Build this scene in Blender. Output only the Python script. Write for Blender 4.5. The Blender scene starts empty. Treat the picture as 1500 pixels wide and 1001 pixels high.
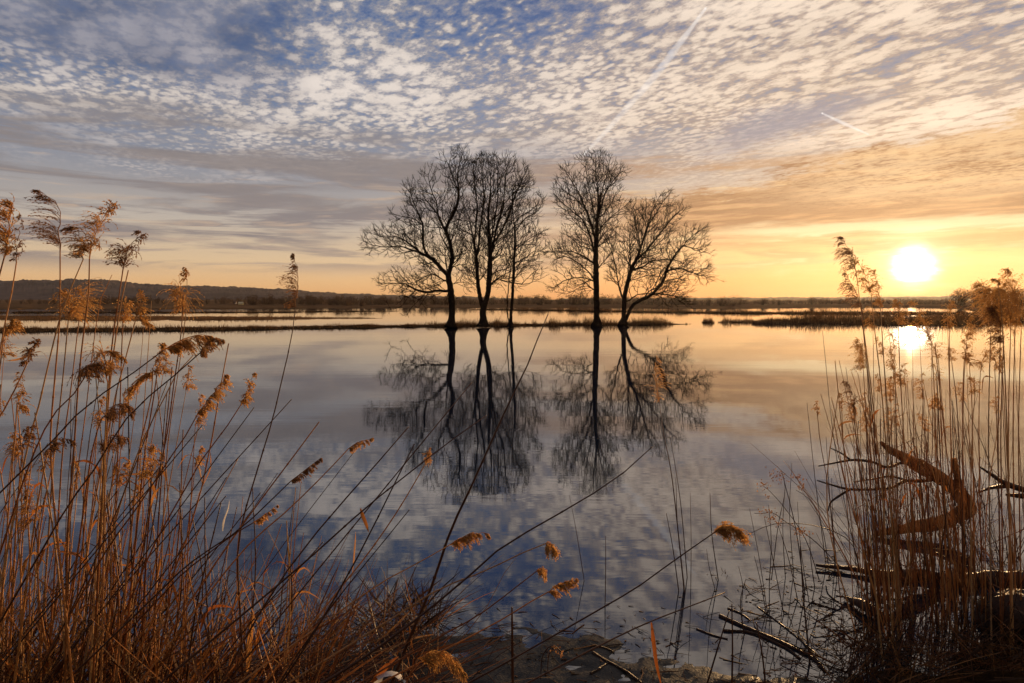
import bpy, math, random
import numpy as np
from mathutils import Vector, Matrix, noise, kdtree

C = bpy.context.scene.collection
SC = bpy.context.scene
R = math.radians

# ------------------------------------------------------------------ camera geometry
CAM_Z = 2.2
PITCH = math.atan(62.5 / 1000.0)          # the horizon lies 62.5 px above the middle of the 1500 px wide picture
CP, SP = math.cos(PITCH), math.sin(PITCH)

def ray(px, py):
    a, b = (px - 750.0) / 1000.0, -(py - 500.5) / 1000.0
    return Vector((a, CP + b * SP, b * CP - SP))

def onz(px, py, z=0.0):
    d = ray(px, py)
    t = (z - CAM_Z) / d.z
    return Vector((0, 0, CAM_Z)) + d * t

def aty(px, py, Y):
    d = ray(px, py)
    return Vector((0, 0, CAM_Z)) + d * (Y / d.y)

def lerp(a, b, t):
    return a + (b - a) * t

def interp(pts, x):
    if x <= pts[0][0]:
        return pts[0][1]
    for (x0, y0), (x1, y1) in zip(pts, pts[1:]):
        if x <= x1:
            return lerp(y0, y1, (x - x0) / (x1 - x0))
    return pts[-1][1]

def sstep(a, b, x):
    t = min(1.0, max(0.0, (x - a) / (b - a)))
    return t * t * (3 - 2 * t)

def fbm(x, y, z=0.0, o=4):
    return noise.fractal(Vector((x, y, z)), 1.0, 2.0, o)

# ------------------------------------------------------------------ object helpers
def tag(o, label=None, cat=None, group=None, kind=None):
    if label: o['label'] = label
    if cat: o['category'] = cat
    if group: o['group'] = group
    if kind: o['kind'] = kind
    return o

def empty(name, loc):
    o = bpy.data.objects.new(name, None)
    o.empty_display_size = 0.1
    o.location = loc
    C.objects.link(o)
    return o

class MB:
    """Collects vertices and faces of one mesh."""
    def __init__(self):
        self.v, self.f = [], []

    def mesh(self, name, mat, smooth=True, origin=None):
        me = bpy.data.meshes.new(name)
        v = self.v if origin is None else [(p[0] - origin[0], p[1] - origin[1], p[2] - origin[2]) for p in self.v]
        me.from_pydata([tuple(p) for p in v], [], self.f)
        if smooth and me.polygons:
            me.polygons.foreach_set('use_smooth', [True] * len(me.polygons))
        me.materials.append(mat)
        me.update()
        return me

    def build(self, name, mat, parent=None, smooth=True, origin=None):
        """ORIGIN: the world point the mesh hangs on (its parent's place, or its own)."""
        if parent is not None:
            origin = parent.location
        o = bpy.data.objects.new(name, self.mesh(name, mat, smooth, origin))
        C.objects.link(o)
        if parent is not None:
            o.parent = parent
        elif origin is not None:
            o.location = origin
        return o

    def tube(self, pts, rads, sides=5, cap=True):
        n = len(pts)
        base = len(self.v)
        up = None
        for i, p in enumerate(pts):
            t = (pts[min(i + 1, n - 1)] - pts[max(i - 1, 0)])
            if t.length < 1e-9:
                t = Vector((0, 0, 1))
            t.normalize()
            if up is None:
                up = t.orthogonal()
            up = up - t * up.dot(t)
            if up.length < 1e-6:
                up = t.orthogonal()
            up.normalize()
            w = t.cross(up)
            r = rads[i] if hasattr(rads, '__len__') else rads
            for k in range(sides):
                a = 2 * math.pi * k / sides
                self.v.append(p + up * (math.cos(a) * r) + w * (math.sin(a) * r))
        for i in range(n - 1):
            for k in range(sides):
                a, b = base + i * sides + k, base + i * sides + (k + 1) % sides
                self.f.append((a, b, b + sides, a + sides))
        if cap:
            self.f.append(tuple(base + (n - 1) * sides + k for k in range(sides)))
            self.f.append(tuple(base + k for k in reversed(range(sides))))

    def ribbon(self, pts, ws, side):
        """A thin blade: SIDE is the direction of its width."""
        b = len(self.v)
        for i, p in enumerate(pts):
            s = side[i] if isinstance(side, list) else side
            w = ws[i] if hasattr(ws, '__len__') else ws
            self.v += [p - s * (w / 2), p + s * (w / 2)]
        for i in range(len(pts) - 1):
            self.f.append((b + 2 * i, b + 2 * i + 1, b + 2 * i + 3, b + 2 * i + 2))

def smooth_path(pts, n):
    """Catmull-Rom through PTS, N points evenly spread."""
    P = [pts[0] * 2 - pts[1]] + list(pts) + [pts[-1] * 2 - pts[-2]]
    seg = len(pts) - 1
    L = [(pts[i + 1] - pts[i]).length for i in range(seg)]
    tot = sum(L)
    out = []
    for k in range(n):
        s = tot * k / (n - 1)
        i = 0
        while i < seg - 1 and s > L[i]:
            s -= L[i]
            i += 1
        t = min(1.0, s / L[i]) if L[i] else 0
        a, b, c, d = P[i], P[i + 1], P[i + 2], P[i + 3]
        out.append(0.5 * ((2 * b) + (c - a) * t + (2 * a - 5 * b + 4 * c - d) * t * t + (3 * b - a - 3 * c + d) * t ** 3))
    return out

# ------------------------------------------------------------------ node helpers
class NT:
    """Small expression builder over a node tree."""
    def __init__(self, tree):
        self.t = tree
        tree.nodes.clear()

    def n(self, kind, **kw):
        nd = self.t.nodes.new(kind)
        for k, v in kw.items():
            setattr(nd, k, v)
        return nd

    def put(self, sock, val):
        if isinstance(val, bpy.types.NodeSocket):
            self.t.links.new(val, sock)
        elif isinstance(val, (tuple, list)) and len(val) == 3 and sock.type == 'RGBA':
            sock.default_value = (*val, 1)
        else:
            sock.default_value = val

    def m(self, op, a, b=None, c=None, clamp=False):
        nd = self.n('ShaderNodeMath', operation=op, use_clamp=clamp)
        for i, x in enumerate((a, b, c)):
            if x is not None:
                self.put(nd.inputs[i], x)
        return nd.outputs[0]

    def add(self, a, b): return self.m('ADD', a, b)
    def sub(self, a, b): return self.m('SUBTRACT', a, b)
    def mul(self, a, b): return self.m('MULTIPLY', a, b)
    def div(self, a, b): return self.m('DIVIDE', a, b)

    def ss(self, a, b, x):
        """smoothstep from A to B (falls when A > B)."""
        nd = self.n('ShaderNodeMapRange', interpolation_type='SMOOTHSTEP')
        lo, hi, t0, t1 = (a, b, 0.0, 1.0) if a < b else (b, a, 1.0, 0.0)
        self.put(nd.inputs['Value'], x)
        nd.inputs['From Min'].default_value, nd.inputs['From Max'].default_value = lo, hi
        nd.inputs['To Min'].default_value, nd.inputs['To Max'].default_value = t0, t1
        return nd.outputs['Result']

    def xyz(self, x, y, z=0.0):
        nd = self.n('ShaderNodeCombineXYZ')
        for i, q in enumerate((x, y, z)):
            self.put(nd.inputs[i], q)
        return nd.outputs[0]

    def noise(self, vec, scale, detail=3.0, rough=0.5, dist=0.0, lac=2.0):
        nd = self.n('ShaderNodeTexNoise')
        if vec is not None:
            self.put(nd.inputs['Vector'], vec)
        for k, v in (('Scale', scale), ('Detail', detail), ('Roughness', rough), ('Distortion', dist), ('Lacunarity', lac)):
            self.put(nd.inputs[k], v)
        return nd.outputs['Fac']

    def mix(self, f, a, b, blend='MIX'):
        nd = self.n('ShaderNodeMix', data_type='RGBA', blend_type=blend)
        self.put(nd.inputs[0], f)
        self.put(nd.inputs[6], a)
        self.put(nd.inputs[7], b)
        return nd.outputs[2]

    def scale(self, col, f):
        nd = self.n('ShaderNodeVectorMath', operation='SCALE')
        self.put(nd.inputs[0], col)
        self.put(nd.inputs['Scale'], f)
        return nd.outputs[0]

    def vadd(self, a, b):
        nd = self.n('ShaderNodeVectorMath', operation='ADD')
        self.put(nd.inputs[0], a)
        self.put(nd.inputs[1], b)
        return nd.outputs[0]

    def vmul(self, a, b):
        nd = self.n('ShaderNodeVectorMath', operation='MULTIPLY')
        self.put(nd.inputs[0], a)
        self.put(nd.inputs[1], b)
        return nd.outputs[0]

    def ramp(self, fac, stops):
        nd = self.n('ShaderNodeValToRGB')
        els = nd.color_ramp.elements
        while len(els) < len(stops):
            els.new(0.5)
        for e, (p, c) in zip(els, stops):
            e.position = p
            e.color = (*c, 1) if isinstance(c, tuple) else (c, c, c, 1)
        self.put(nd.inputs[0], fac)
        return nd.outputs[0]

def material(name):
    m = bpy.data.materials.new(name)
    m.use_nodes = True
    return m, NT(m.node_tree)

def lin(r, g, b):
    """sRGB bytes to linear."""
    f = lambda c: c / 12.92 if c <= 0.04045 else ((c + 0.055) / 1.055) ** 2.4
    return tuple(f(x / 255.0) for x in (r, g, b))
# ------------------------------------------------------------------ sun, sky, camera
_s = ray(1338, 389).normalized()
SUN_EL = math.asin(_s.z)
SUN_AZ = math.atan2(_s.x, _s.y)

def build_sky():
    w = bpy.data.worlds.new("World")
    SC.world = w
    w.use_nodes = True
    t = NT(w.node_tree)
    tc = t.n('ShaderNodeTexCoord').outputs['Generated']
    nrm = t.n('ShaderNodeVectorMath', operation='NORMALIZE')
    t.put(nrm.inputs[0], tc)
    d = nrm.outputs[0]
    sp = t.n('ShaderNodeSeparateXYZ')
    t.put(sp.inputs[0], d)
    x, y, z = sp.outputs
    el = t.mul(t.m('ARCSINE', z), 57.29578)
    az = t.mul(t.m('ARCTAN2', x, y), 57.29578)
    dot = t.n('ShaderNodeVectorMath', operation='DOT_PRODUCT')
    t.put(dot.inputs[0], d)
    dot.inputs[1].default_value = _s
    ang = t.mul(t.m('ARCCOSINE', t.m('MINIMUM', dot.outputs['Value'], 1.0)), 57.29578)

    # a flat layer of cloud overhead, seen in its own perspective
    zz = t.add(t.m('MAXIMUM', z, 0.0), 0.018)
    u, v = t.div(x, zz), t.div(y, zz)
    def plane(su, sv, rot, off=0.0):
        c, s = math.cos(R(rot)), math.sin(R(rot))
        a = t.add(t.mul(u, c), t.mul(v, s))
        b = t.sub(t.mul(v, c), t.mul(u, s))
        return t.xyz(t.add(t.mul(a, su), off), t.mul(b, sv), off * 1.7)

    # slow warp of azimuth and elevation so that no mask has a ruled edge
    wl = t.noise(plane(1.0, 0.7, 20, 3.1), 0.55, 4, 0.55)
    wm = t.noise(plane(1.0, 0.6, 10, 8.7), 1.9, 4, 0.6)
    el_w = t.add(el, t.add(t.mul(t.sub(wl, 0.5), 9.0), t.mul(t.sub(wm, 0.5), 3.0)))
    streak = t.noise(t.xyz(t.mul(az, 0.055), t.mul(el, 0.62), 4.0), 1.0, 5, 0.6, 0.6)
    streak_f = t.noise(t.xyz(t.mul(az, 0.16), t.mul(el, 1.7), 9.0), 1.0, 4, 0.6, 0.8)

    near = t.ss(46.0, 6.0, ang)            # towards the sun
    near2 = t.ss(24.0, 3.0, ang)

    # clear air: the physical sky, plus the blue and the horizon band of this evening
    sky = t.n('ShaderNodeTexSky', sky_type='NISHITA')
    sky.sun_disc = False
    sky.sun_elevation = SUN_EL
    sky.sun_rotation = SUN_AZ
    sky.altitude = 20
    sky.air_density, sky.dust_density, sky.ozone_density = 1.0, 1.5, 1.5
    eln = t.m('DIVIDE', el, 30.0, clamp=True)
    far_ramp = t.ramp(eln, [(0.0, lin(226, 166, 108)), (0.04, lin(230, 182, 128)), (0.1, lin(222, 192, 154)), (0.2, lin(192, 180, 168)),
                            (0.36, lin(132, 142, 160)), (0.55, lin(88, 118, 165)), (0.78, lin(58, 88, 140)), (1.0, lin(28, 44, 76))])
    near_ramp = t.ramp(eln, [(0.0, lin(228, 138, 66)), (0.05, lin(234, 158, 86)), (0.12, lin(236, 182, 122)), (0.24, lin(218, 188, 156)),
                             (0.42, lin(162, 160, 166)), (0.6, lin(126, 136, 160)), (0.8, lin(88, 108, 148)), (1.0, lin(46, 62, 98))])
    base = t.mix(near, far_ramp, near_ramp)
    base = t.vadd(t.scale(base, 0.93), t.scale(sky.outputs[0], 0.008))

    # cloud colours, far from and close to the sun
    lit = t.mix(near, lin(224, 212, 202), lin(248, 224, 198))
    grey = t.mix(near, lin(128, 124, 134), lin(206, 164, 118))

    # high thin stratus veil with streaks, lower half of the sky
    lowband = t.mul(t.ss(1.6, 3.4, el), t.ss(15.5, 10.0, el_w))
    veil = t.mul(lowband, t.ss(0.44, 0.56, t.add(t.mul(streak, 0.7), t.mul(streak_f, 0.3))))
    col = t.mix(t.mul(veil, 0.85), base, t.mix(near, lin(124, 118, 122), lin(206, 154, 100)))
    bright = t.mul(t.mul(t.ss(1.2, 4.0, el), t.ss(13.0, 8.0, el)), t.ss(0.52, 0.68, streak_f))
    col = t.mix(t.mul(bright, 0.55), col, t.mix(near, lin(214, 186, 158), lin(255, 224, 168)))

    # altocumulus field: rounded cells of cloud in rows, frayed at the edges, of changing size
    mid = t.noise(plane(1.0, 0.5, 32, 5.0), 4.2, 3, 0.55)
    big = t.noise(plane(1.0, 0.7, 10, 2.0), 1.1, 3, 0.5)
    def warpn():
        nd = t.n('ShaderNodeTexNoise')
        t.put(nd.inputs['Vector'], plane(1.0, 0.66, 24, 1.3))
        for k_, v_ in (('Scale', 9.0), ('Detail', 3.0), ('Roughness', 0.6)):
            nd.inputs[k_].default_value = v_
        return nd.outputs['Color']
    wv = t.vadd(plane(1.0, 0.60, 24, 1.3), t.scale(t.vadd(warpn(), (-0.5, -0.5, -0.5)), 0.075))
    def cells(vec, scale, smooth=0.75):
        nd = t.n('ShaderNodeTexVoronoi', feature='SMOOTH_F1')
        t.put(nd.inputs['Vector'], vec)
        nd.inputs['Scale'].default_value = scale
        nd.inputs['Smoothness'].default_value = smooth
        nd.inputs['Randomness'].default_value = 1.0
        return t.sub(1.0, nd.outputs['Distance'])
    c1 = cells(wv, 15.0)
    c2 = cells(wv, 27.0)
    size = t.ss(0.40, 0.60, t.noise(plane(1.0, 0.8, 0, 12.0), 1.6, 2, 0.5))
    cell = t.add(t.mul(c1, size), t.mul(c2, t.sub(1.0, size)))
    rag = t.noise(plane(1.0, 0.66, 24, 1.3), 27.0, 6, 0.66, 0.2)
    fray = t.noise(plane(1.0, 0.55, 24, 6.3), 70.0, 3, 0.6)
    dens = t.add(t.add(t.mul(cell, 0.60), t.mul(t.sub(rag, 0.5), 0.85)), t.add(0.32, t.mul(t.sub(fray, 0.5), 0.38)))
    dens = t.add(dens, t.add(t.mul(t.sub(mid, 0.5), 0.55), t.mul(t.sub(big, 0.5), 0.55)))
    cover = t.add(t.mul(t.ss(22.0, 11.0, el), 0.06), t.mul(t.ss(-4.0, 24.0, az), 0.055))
    cover = t.add(cover, t.mul(t.ss(10.0, 1.0, t.m('ABSOLUTE', t.sub(az, 2.0))), t.mul(t.ss(17.0, 22.0, el), -0.06)))
    dens = t.add(t.add(dens, cover), 0.14)
    veil_a = t.ss(0.40, 0.78, dens)             # thin milky cloud between the cells
    puff = t.ss(0.60, 0.86, dens)
    band = t.ss(9.0, 13.0, el_w)
    thin = t.mix(near, lin(142, 148, 162), lin(182, 165, 154))
    col = t.mix(t.mul(t.mul(veil_a, band), 0.62), col, thin)
    core = t.ss(0.66, 1.04, t.add(dens, t.mul(t.sub(cell, 0.6), 0.25)))
    acol = t.mix(core, t.mix(near, lin(150, 148, 154), lin(196, 170, 148)), lit)
    acol = t.scale(acol, t.add(0.84, t.mul(t.ss(0.30, 0.72, t.add(t.mul(mid, 0.6), t.mul(big, 0.4))), 0.30)))
    col = t.mix(t.mul(t.mul(puff, band), 0.92), col, acol)

    # the smooth grey sheet, upper left corner
    gl = t.mul(t.ss(-13.0, -27.0, t.add(az, t.add(t.mul(t.sub(wl, 0.5), 26.0), t.mul(t.sub(mid, 0.5), 9.0)))), t.ss(13.0, 17.0, el_w))
    col = t.mix(t.mul(gl, 0.80), col, t.mix(t.ss(0.3, 0.7, mid), lin(78, 92, 122), lin(128, 132, 150)))
    # grey mauve band, left to centre
    bl = t.mul(t.mul(t.ss(6.3, 8.6, el_w), t.ss(14.5, 11.0, el_w)), t.ss(11.0, -6.0, t.add(az, t.mul(t.sub(wm, 0.5), 14.0))))
    col = t.mix(t.mul(bl, t.add(0.18, t.mul(t.ss(0.38, 0.60, streak), 0.72))), col, t.mix(streak_f, lin(112, 110, 116), lin(160, 148, 142)))
    # blue grey lens on the right
    lens = t.mul(t.ss(1.8, 0.2, t.m('ABSOLUTE', t.sub(t.add(el, t.add(t.mul(t.sub(wm, 0.5), 3.0), t.mul(t.sub(rag, 0.5), 2.4))), t.add(9.6, t.mul(az, 0.17))))), t.ss(8.5, 2.0, t.m('ABSOLUTE', t.sub(t.add(az, t.mul(t.sub(mid, 0.5), 8.0)), 21.5))))
    col = t.mix(t.mul(lens, 0.8), col, lin(150, 148, 160))
    # tan sheet above the sun, its upper edge rising to the right
    edge = t.add(9.2, t.mul(t.m('MAXIMUM', t.sub(az, 16.0), 0.0), 0.21))
    te = t.sub(edge, t.add(el, t.add(t.mul(t.sub(wm, 0.5), 5.0), t.mul(t.sub(dens, 0.7), 2.6))))
    tan = t.mul(t.mul(t.ss(-0.2, 0.9, te), t.ss(5.1, 5.7, t.add(el, t.mul(t.sub(streak_f, 0.5), 0.8)))), t.ss(6.0, 11.0, t.add(az, t.mul(t.sub(wm, 0.5), 5.0))))
    tcol = t.mix(t.ss(0.42, 0.66, t.add(t.mul(streak_f, 0.45), t.mul(mid, 0.55))), lin(158, 114, 80), lin(204, 156, 110))
    tcol = t.mix(t.mul(t.mul(t.ss(0.60, 0.95, dens), t.ss(5.8, 8.5, el)), t.add(0.10, t.mul(t.ss(18.0, 28.0, az), 0.45))), tcol, lin(250, 214, 166))
    col = t.mix(t.mul(tan, 0.92), col, tcol)

    # the lit lower rim of the tan sheet and the thin bars of cloud under it
    rim = t.add(el, t.add(t.mul(t.sub(wm, 0.5), 1.0), t.mul(t.sub(streak_f, 0.5), 0.9)))
    bar = t.mul(t.mul(t.ss(4.7, 5.2, rim), t.ss(6.0, 5.4, rim)), t.ss(13.0, 22.0, az))
    col = t.mix(t.mul(bar, 0.7), col, lin(255, 230, 180))
    bar2 = t.mul(t.mul(t.ss(3.6, 4.0, rim), t.ss(4.6, 4.2, rim)), t.ss(8.0, 16.0, az))
    col = t.mix(t.mul(bar2, 0.45), col, lin(214, 160, 104))
    # glow round the sun and the disc itself
    g1 = t.mul(t.ss(15.0, 0.5, ang), 0.06)
    g2 = t.m('POWER', t.ss(6.2, 0.0, ang), 3.0)
    disc = t.m('POWER', t.ss(2.8, 0.0, t.add(ang, t.mul(t.sub(streak_f, 0.5), 1.9))), 4.0)
    bands = t.add(0.55, t.mul(t.ss(0.35, 0.6, streak_f), 0.75))
    col = t.vadd(col, t.scale((1.0, 0.62, 0.28), t.mul(g1, bands)))
    col = t.vadd(col, t.scale((1.0, 0.78, 0.52), t.mul(t.mul(g2, 0.5), t.add(0.55, t.mul(t.ss(0.35, 0.62, streak_f), 0.75)))))
    col = t.vadd(col, t.scale((1.0, 0.86, 0.62), t.mul(disc, 11.0)))

    bg = t.n('ShaderNodeBackground')
    t.put(bg.inputs['Color'], t.scale(col, 7.1))
    bg.inputs['Strength'].default_value = 0.1
    out = t.n('ShaderNodeOutputWorld')
    t.put(out.inputs['Surface'], bg.outputs[0])

def build_camera_and_sun():
    cam = bpy.data.cameras.new('camera')
    cam.lens, cam.sensor_width = 24.0, 36.0
    cam.clip_start, cam.clip_end = 0.05, 60000.0
    o = bpy.data.objects.new('camera', cam)
    o.location = (0, 0, CAM_Z)
    o.rotation_euler = (R(90) - PITCH, 0, 0)
    C.objects.link(o)
    SC.camera = o
    l = bpy.data.lights.new('sun', 'SUN')
    l.energy = 5.0
    l.angle = R(0.53)
    l.color = (1.0, 0.60, 0.27)
    s = bpy.data.objects.new('sun', l)
    s.rotation_euler = (-_s).to_track_quat('-Z', 'Y').to_euler()
    s.location = (20, 30, 12)
    C.objects.link(s)
    SC.view_settings.view_transform = 'Standard'
    SC.view_settings.look = 'None'
    SC.view_settings.exposure = 0.5
    SC.view_settings.gamma = 1.0
    SC.view_settings.use_curve_mapping = False
    SC.cycles.use_denoising = True
    SC.cycles.max_bounces = 8
    SC.cycles.sample_clamp_indirect = 6.0

build_sky()
build_camera_and_sun()
# ------------------------------------------------------------------ materials of the setting
def mat_water():
    m, t = material('water')
    co = t.n('ShaderNodeTexCoord').outputs['Object']
    def nz(sx, sy, scale, detail, off, rough=0.5):
        mp = t.n('ShaderNodeMapping')
        t.put(mp.inputs['Vector'], co)
        mp.inputs['Scale'].default_value = (sx, sy, 1)
        mp.inputs['Location'].default_value = (off, off * 0.7, 0)
        mp.inputs['Rotation'].default_value = (0, 0, R(7))
        return t.noise(mp.outputs[0], scale, detail, rough, 0.3)
    calm = t.ss(0.36, 0.66, nz(0.6, 1.0, 0.09, 3, 4.0))
    small = nz(0.14, 1.0, 7.0, 4, 0.0)
    mid = nz(0.16, 1.0, 1.5, 2, 7.0)
    long = nz(0.2, 1.0, 0.33, 2, 11.0)
    h = t.add(t.mul(small, t.add(0.00020, t.mul(calm, 0.00055))), t.add(t.mul(mid, t.add(0.0004, t.mul(calm, 0.0011))), t.mul(long, 0.0045)))
    bump = t.n('ShaderNodeBump')
    bump.inputs['Strength'].default_value = 1.0
    bump.inputs['Distance'].default_value = 1.0
    t.put(bump.inputs['Height'], h)
    fr = t.n('ShaderNodeFresnel')
    fr.inputs['IOR'].default_value = 2.15
    t.put(fr.inputs['Normal'], bump.outputs[0])
    gl = t.n('ShaderNodeBsdfGlossy')
    gl.inputs['Color'].default_value = (0.96, 0.97, 1.0, 1)
    gl.inputs['Roughness'].default_value = 0.012
    t.put(gl.inputs['Normal'], bump.outputs[0])
    df = t.n('ShaderNodeBsdfDiffuse')
    df.inputs['Color'].default_value = (0.008, 0.012, 0.022, 1)
    mx = t.n('ShaderNodeMixShader')
    t.put(mx.inputs[0], fr.outputs[0])
    t.put(mx.inputs[1], df.outputs[0])
    t.put(mx.inputs[2], gl.outputs[0])
    out = t.n('ShaderNodeOutputMaterial')
    t.put(out.inputs[0], mx.outputs[0])
    return m

def mat_ground(name, c0, c1, scale, rough=0.9, bump=0.0, spec=0.0, c2=None, fine=None):
    m, t = material(name)
    co = t.n('ShaderNodeTexCoord').outputs['Object']
    a = t.noise(co, scale, 6, 0.62, 0.2)
    b = t.noise(co, scale * 6.3, 4, 0.6)
    f = t.ss(0.36, 0.64, t.add(t.mul(a, 0.65), t.mul(b, 0.35)))
    col = t.mix(f, c0, c1)
    if c2:
        col = t.mix(t.ss(0.56, 0.68, t.noise(co, scale * 2.1, 4, 0.6)), col, c2)
    p = t.n('ShaderNodeBsdfPrincipled')
    t.put(p.inputs['Base Color'], col)
    p.inputs['Roughness'].default_value = rough
    p.inputs['Specular IOR Level'].default_value = spec
    if bump:
        bp = t.n('ShaderNodeBump')
        bp.inputs['Strength'].default_value = 0.8
        bp.inputs['Distance'].default_value = bump
        t.put(bp.inputs['Height'], t.add(b, t.mul(t.noise(co, fine or scale * 30, 3, 0.6), 0.6)))
        t.put(p.inputs['Normal'], bp.outputs[0])
    out = t.n('ShaderNodeOutputMaterial')
    t.put(out.inputs[0], p.outputs[0])
    return m

def mat_plant(name, cols, rough=0.65, transl=0.35, spec=0.25, objrand=True, tint=None):
    """Dry plant matter: the colour varies from blade to blade, some light passes through."""
    m, t = material(name)
    if objrand == 'object':
        rnd = t.n('ShaderNodeObjectInfo').outputs['Random']
    else:
        rnd = t.n('ShaderNodeNewGeometry').outputs['Random Per Island']
    col = t.ramp(rnd, [(i / max(1, len(cols) - 1), c) for i, c in enumerate(cols)])
    co = t.n('ShaderNodeTexCoord').outputs['Object']
    vary = t.noise(co, 14.0, 3, 0.6)
    col = t.mix(1.0, col, t.ramp(vary, [(0.3, 0.62), (0.7, 1.0)]), 'MULTIPLY')
    p = t.n('ShaderNodeBsdfPrincipled')
    t.put(p.inputs['Base Color'], col)
    p.inputs['Roughness'].default_value = rough
    p.inputs['Specular IOR Level'].default_value = spec
    sh = p.outputs[0]
    if transl:
        tr = t.n('ShaderNodeBsdfTranslucent')
        t.put(tr.inputs['Color'], col)
        mx = t.n('ShaderNodeMixShader')
        mx.inputs[0].default_value = transl
        t.put(mx.inputs[1], sh)
        t.put(mx.inputs[2], tr.outputs[0])
        sh = mx.outputs[0]
    out = t.n('ShaderNodeOutputMaterial')
    t.put(out.inputs[0], sh)
    return m

M = {}
M['water'] = mat_water()
M['field'] = mat_ground('field', (0.085, 0.05, 0.028), (0.17, 0.10, 0.05), 0.02)
M['marsh'] = mat_ground('marsh', (0.10, 0.05, 0.022), (0.22, 0.11, 0.045), 0.15)
M['earth'] = mat_ground('dyke_earth', (0.018, 0.012, 0.008), (0.05, 0.032, 0.016), 0.8, bump=0.02)
M['hill'] = mat_ground('hill_wood', (0.045, 0.032, 0.032), (0.10, 0.07, 0.06), 0.006)
M['mud'] = mat_ground('mud', (0.004, 0.0035, 0.004), (0.015, 0.012, 0.011), 3.0, rough=0.42, bump=0.006, spec=0.14, fine=70.0)
M['bank'] = mat_ground('bank_earth', (0.010, 0.006, 0.004), (0.045, 0.024, 0.010), 5.0, bump=0.01)
M['marsh_grass'] = mat_plant('marsh_grass', [(0.04, 0.02, 0.008), (0.10, 0.05, 0.018), (0.19, 0.10, 0.035)], transl=0.3)
M['wood_far'] = mat_plant('far_wood', [(0.05, 0.034, 0.024), (0.08, 0.052, 0.03), (0.12, 0.07, 0.038)], transl=0.35)
M['bark'] = mat_ground('bark', (0.008, 0.006, 0.005), (0.022, 0.016, 0.012), 6.0, bump=0.02)
M['twig'] = mat_ground('twig_bark', (0.008, 0.006, 0.004), (0.02, 0.013, 0.009), 3.0)

# ------------------------------------------------------------------ sheets, strips of land, hills
def sheet(name, xs, ys, zf, mat, kind='structure'):
    b = MB()
    for y in ys:
        for x in xs:
            b.v.append((x, y, zf(x, y)))
    n = len(xs)
    for j in range(len(ys) - 1):
        for i in range(n - 1):
            a = j * n + i
            b.f.append((a, a + 1, a + n + 1, a + n))
    return tag(b.build(name, mat), kind=kind)

sheet('water', [-2850, -600, -60, 60, 600, 2850], [-30, 3, 60, 600, 2850], lambda x, y: 0.0, M['water'])

rng = random.Random(11)
STRIPS = {}

def strip(name, near, far, h, mat, wob=0.35, cols=420, rows=9, kind='structure', power=0.6, seed=0.0, spow=1.0, taper=0.03):
    """A low bank of land standing out of the water between the two shore lines NEAR and FAR (pixel lines that fix points of the water plane)."""
    b = MB()
    x0, x1 = near[0][0], near[-1][0]
    info = []
    key = name if name not in STRIPS else name + '_b'
    for i in range(cols + 1):
        px = lerp(x0, x1, i / cols)
        yn, yf = interp(near, px), interp(far, px)
        pn, pf = onz(px, yn), onz(px, yf)
        d = (pf - pn)
        L = d.length
        e0 = wob * L * fbm(pn.x * 0.35, pn.y * 0.05, seed) * 0.5
        e1 = wob * L * fbm(pn.x * 0.35, pn.y * 0.05, seed + 9) * 0.5
        a, c = pn + d * max(-0.2, e0 / L), pf - d * max(-0.2, e1 / L)
        tp = sstep(0, taper, i / cols) * sstep(0, taper, 1 - i / cols) if taper else 1.0
        c = a.lerp(c, 0.08 + 0.92 * tp)
        hh = (0.25 + 0.75 * tp) * h * (0.75 + 0.6 * fbm(pn.x * 0.5, 3.1, seed))
        info.append((a, c, max(0.02, hh)))
        for j in range(rows):
            s = (j / (rows - 1)) ** spow
            p = a.lerp(c, s)
            z = max(0.02, hh) * (math.sin(math.pi * s) ** power) - 0.05 if 0 < j < rows - 1 else -0.05
            b.v.append((p.x, p.y, z + (0.15 * h * fbm(p.x * 1.7, p.y * 1.7, seed + 4) if 0 < j < rows - 1 else 0)))
    for i in range(cols):
        for j in range(rows - 1):
            a = i * rows + j
            b.f.append((a, a + rows, a + rows + 1, a + 1))
    STRIPS[key] = info
    return tag(b.build(name, mat), kind=kind)

def grass_on(b, info, n, hmin, hmax, width, clump=1.0, seed=1, lean=0.25, edge=(0.05, 0.95), cover=-9.0, px=None):
    """Upright blades over a strip, thicker and taller in clumps."""
    r = random.Random(seed)
    k = 0
    while k < n:
        i = r.randrange(len(info) - 1)
        a, c, hh = info[i]
        a2, c2, _ = info[i + 1]
        f = r.random()
        s = r.uniform(*edge)
        p = a.lerp(a2, f).lerp(c.lerp(c2, f), s)
        q = fbm(p.x * 0.22 * clump, p.y * 0.1, seed * 3.3) + 0.5 * fbm(p.x * 1.3 * clump, 7.0, seed)
        k += 1
        if q < cover:
            continue
        e_ = min(i, len(info) - 1 - i) / len(info)
        hgt = (0.35 + 0.65 * sstep(0.0, 0.16, e_)) * lerp(hmin, hmax, r.random() ** 1.6) * (0.45 + 0.8 * sstep(-0.4, 0.7, q))
        z = hh * (math.sin(math.pi * s) ** 0.6) - 0.07
        l = Vector((r.gauss(0.0, lean), r.gauss(0, lean * 0.6), 1.0))
        base = Vector((p.x, p.y, max(z, -0.04)))
        tip = base + l * hgt
        ang = r.uniform(-0.7, 0.7)
        sd = Vector((math.cos(ang), math.sin(ang), 0)) * width * r.uniform(0.6, 1.4) * 0.5
        mdl = base.lerp(tip, 0.55) + Vector((r.gauss(0, 0.04), 0, 0)) * hgt
        v = len(b.v)
        b.v += [base - sd, base + sd, mdl + sd * 0.7, tip, mdl - sd * 0.7]
        b.f.append((v, v + 1, v + 2, v + 3, v + 4))

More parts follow.
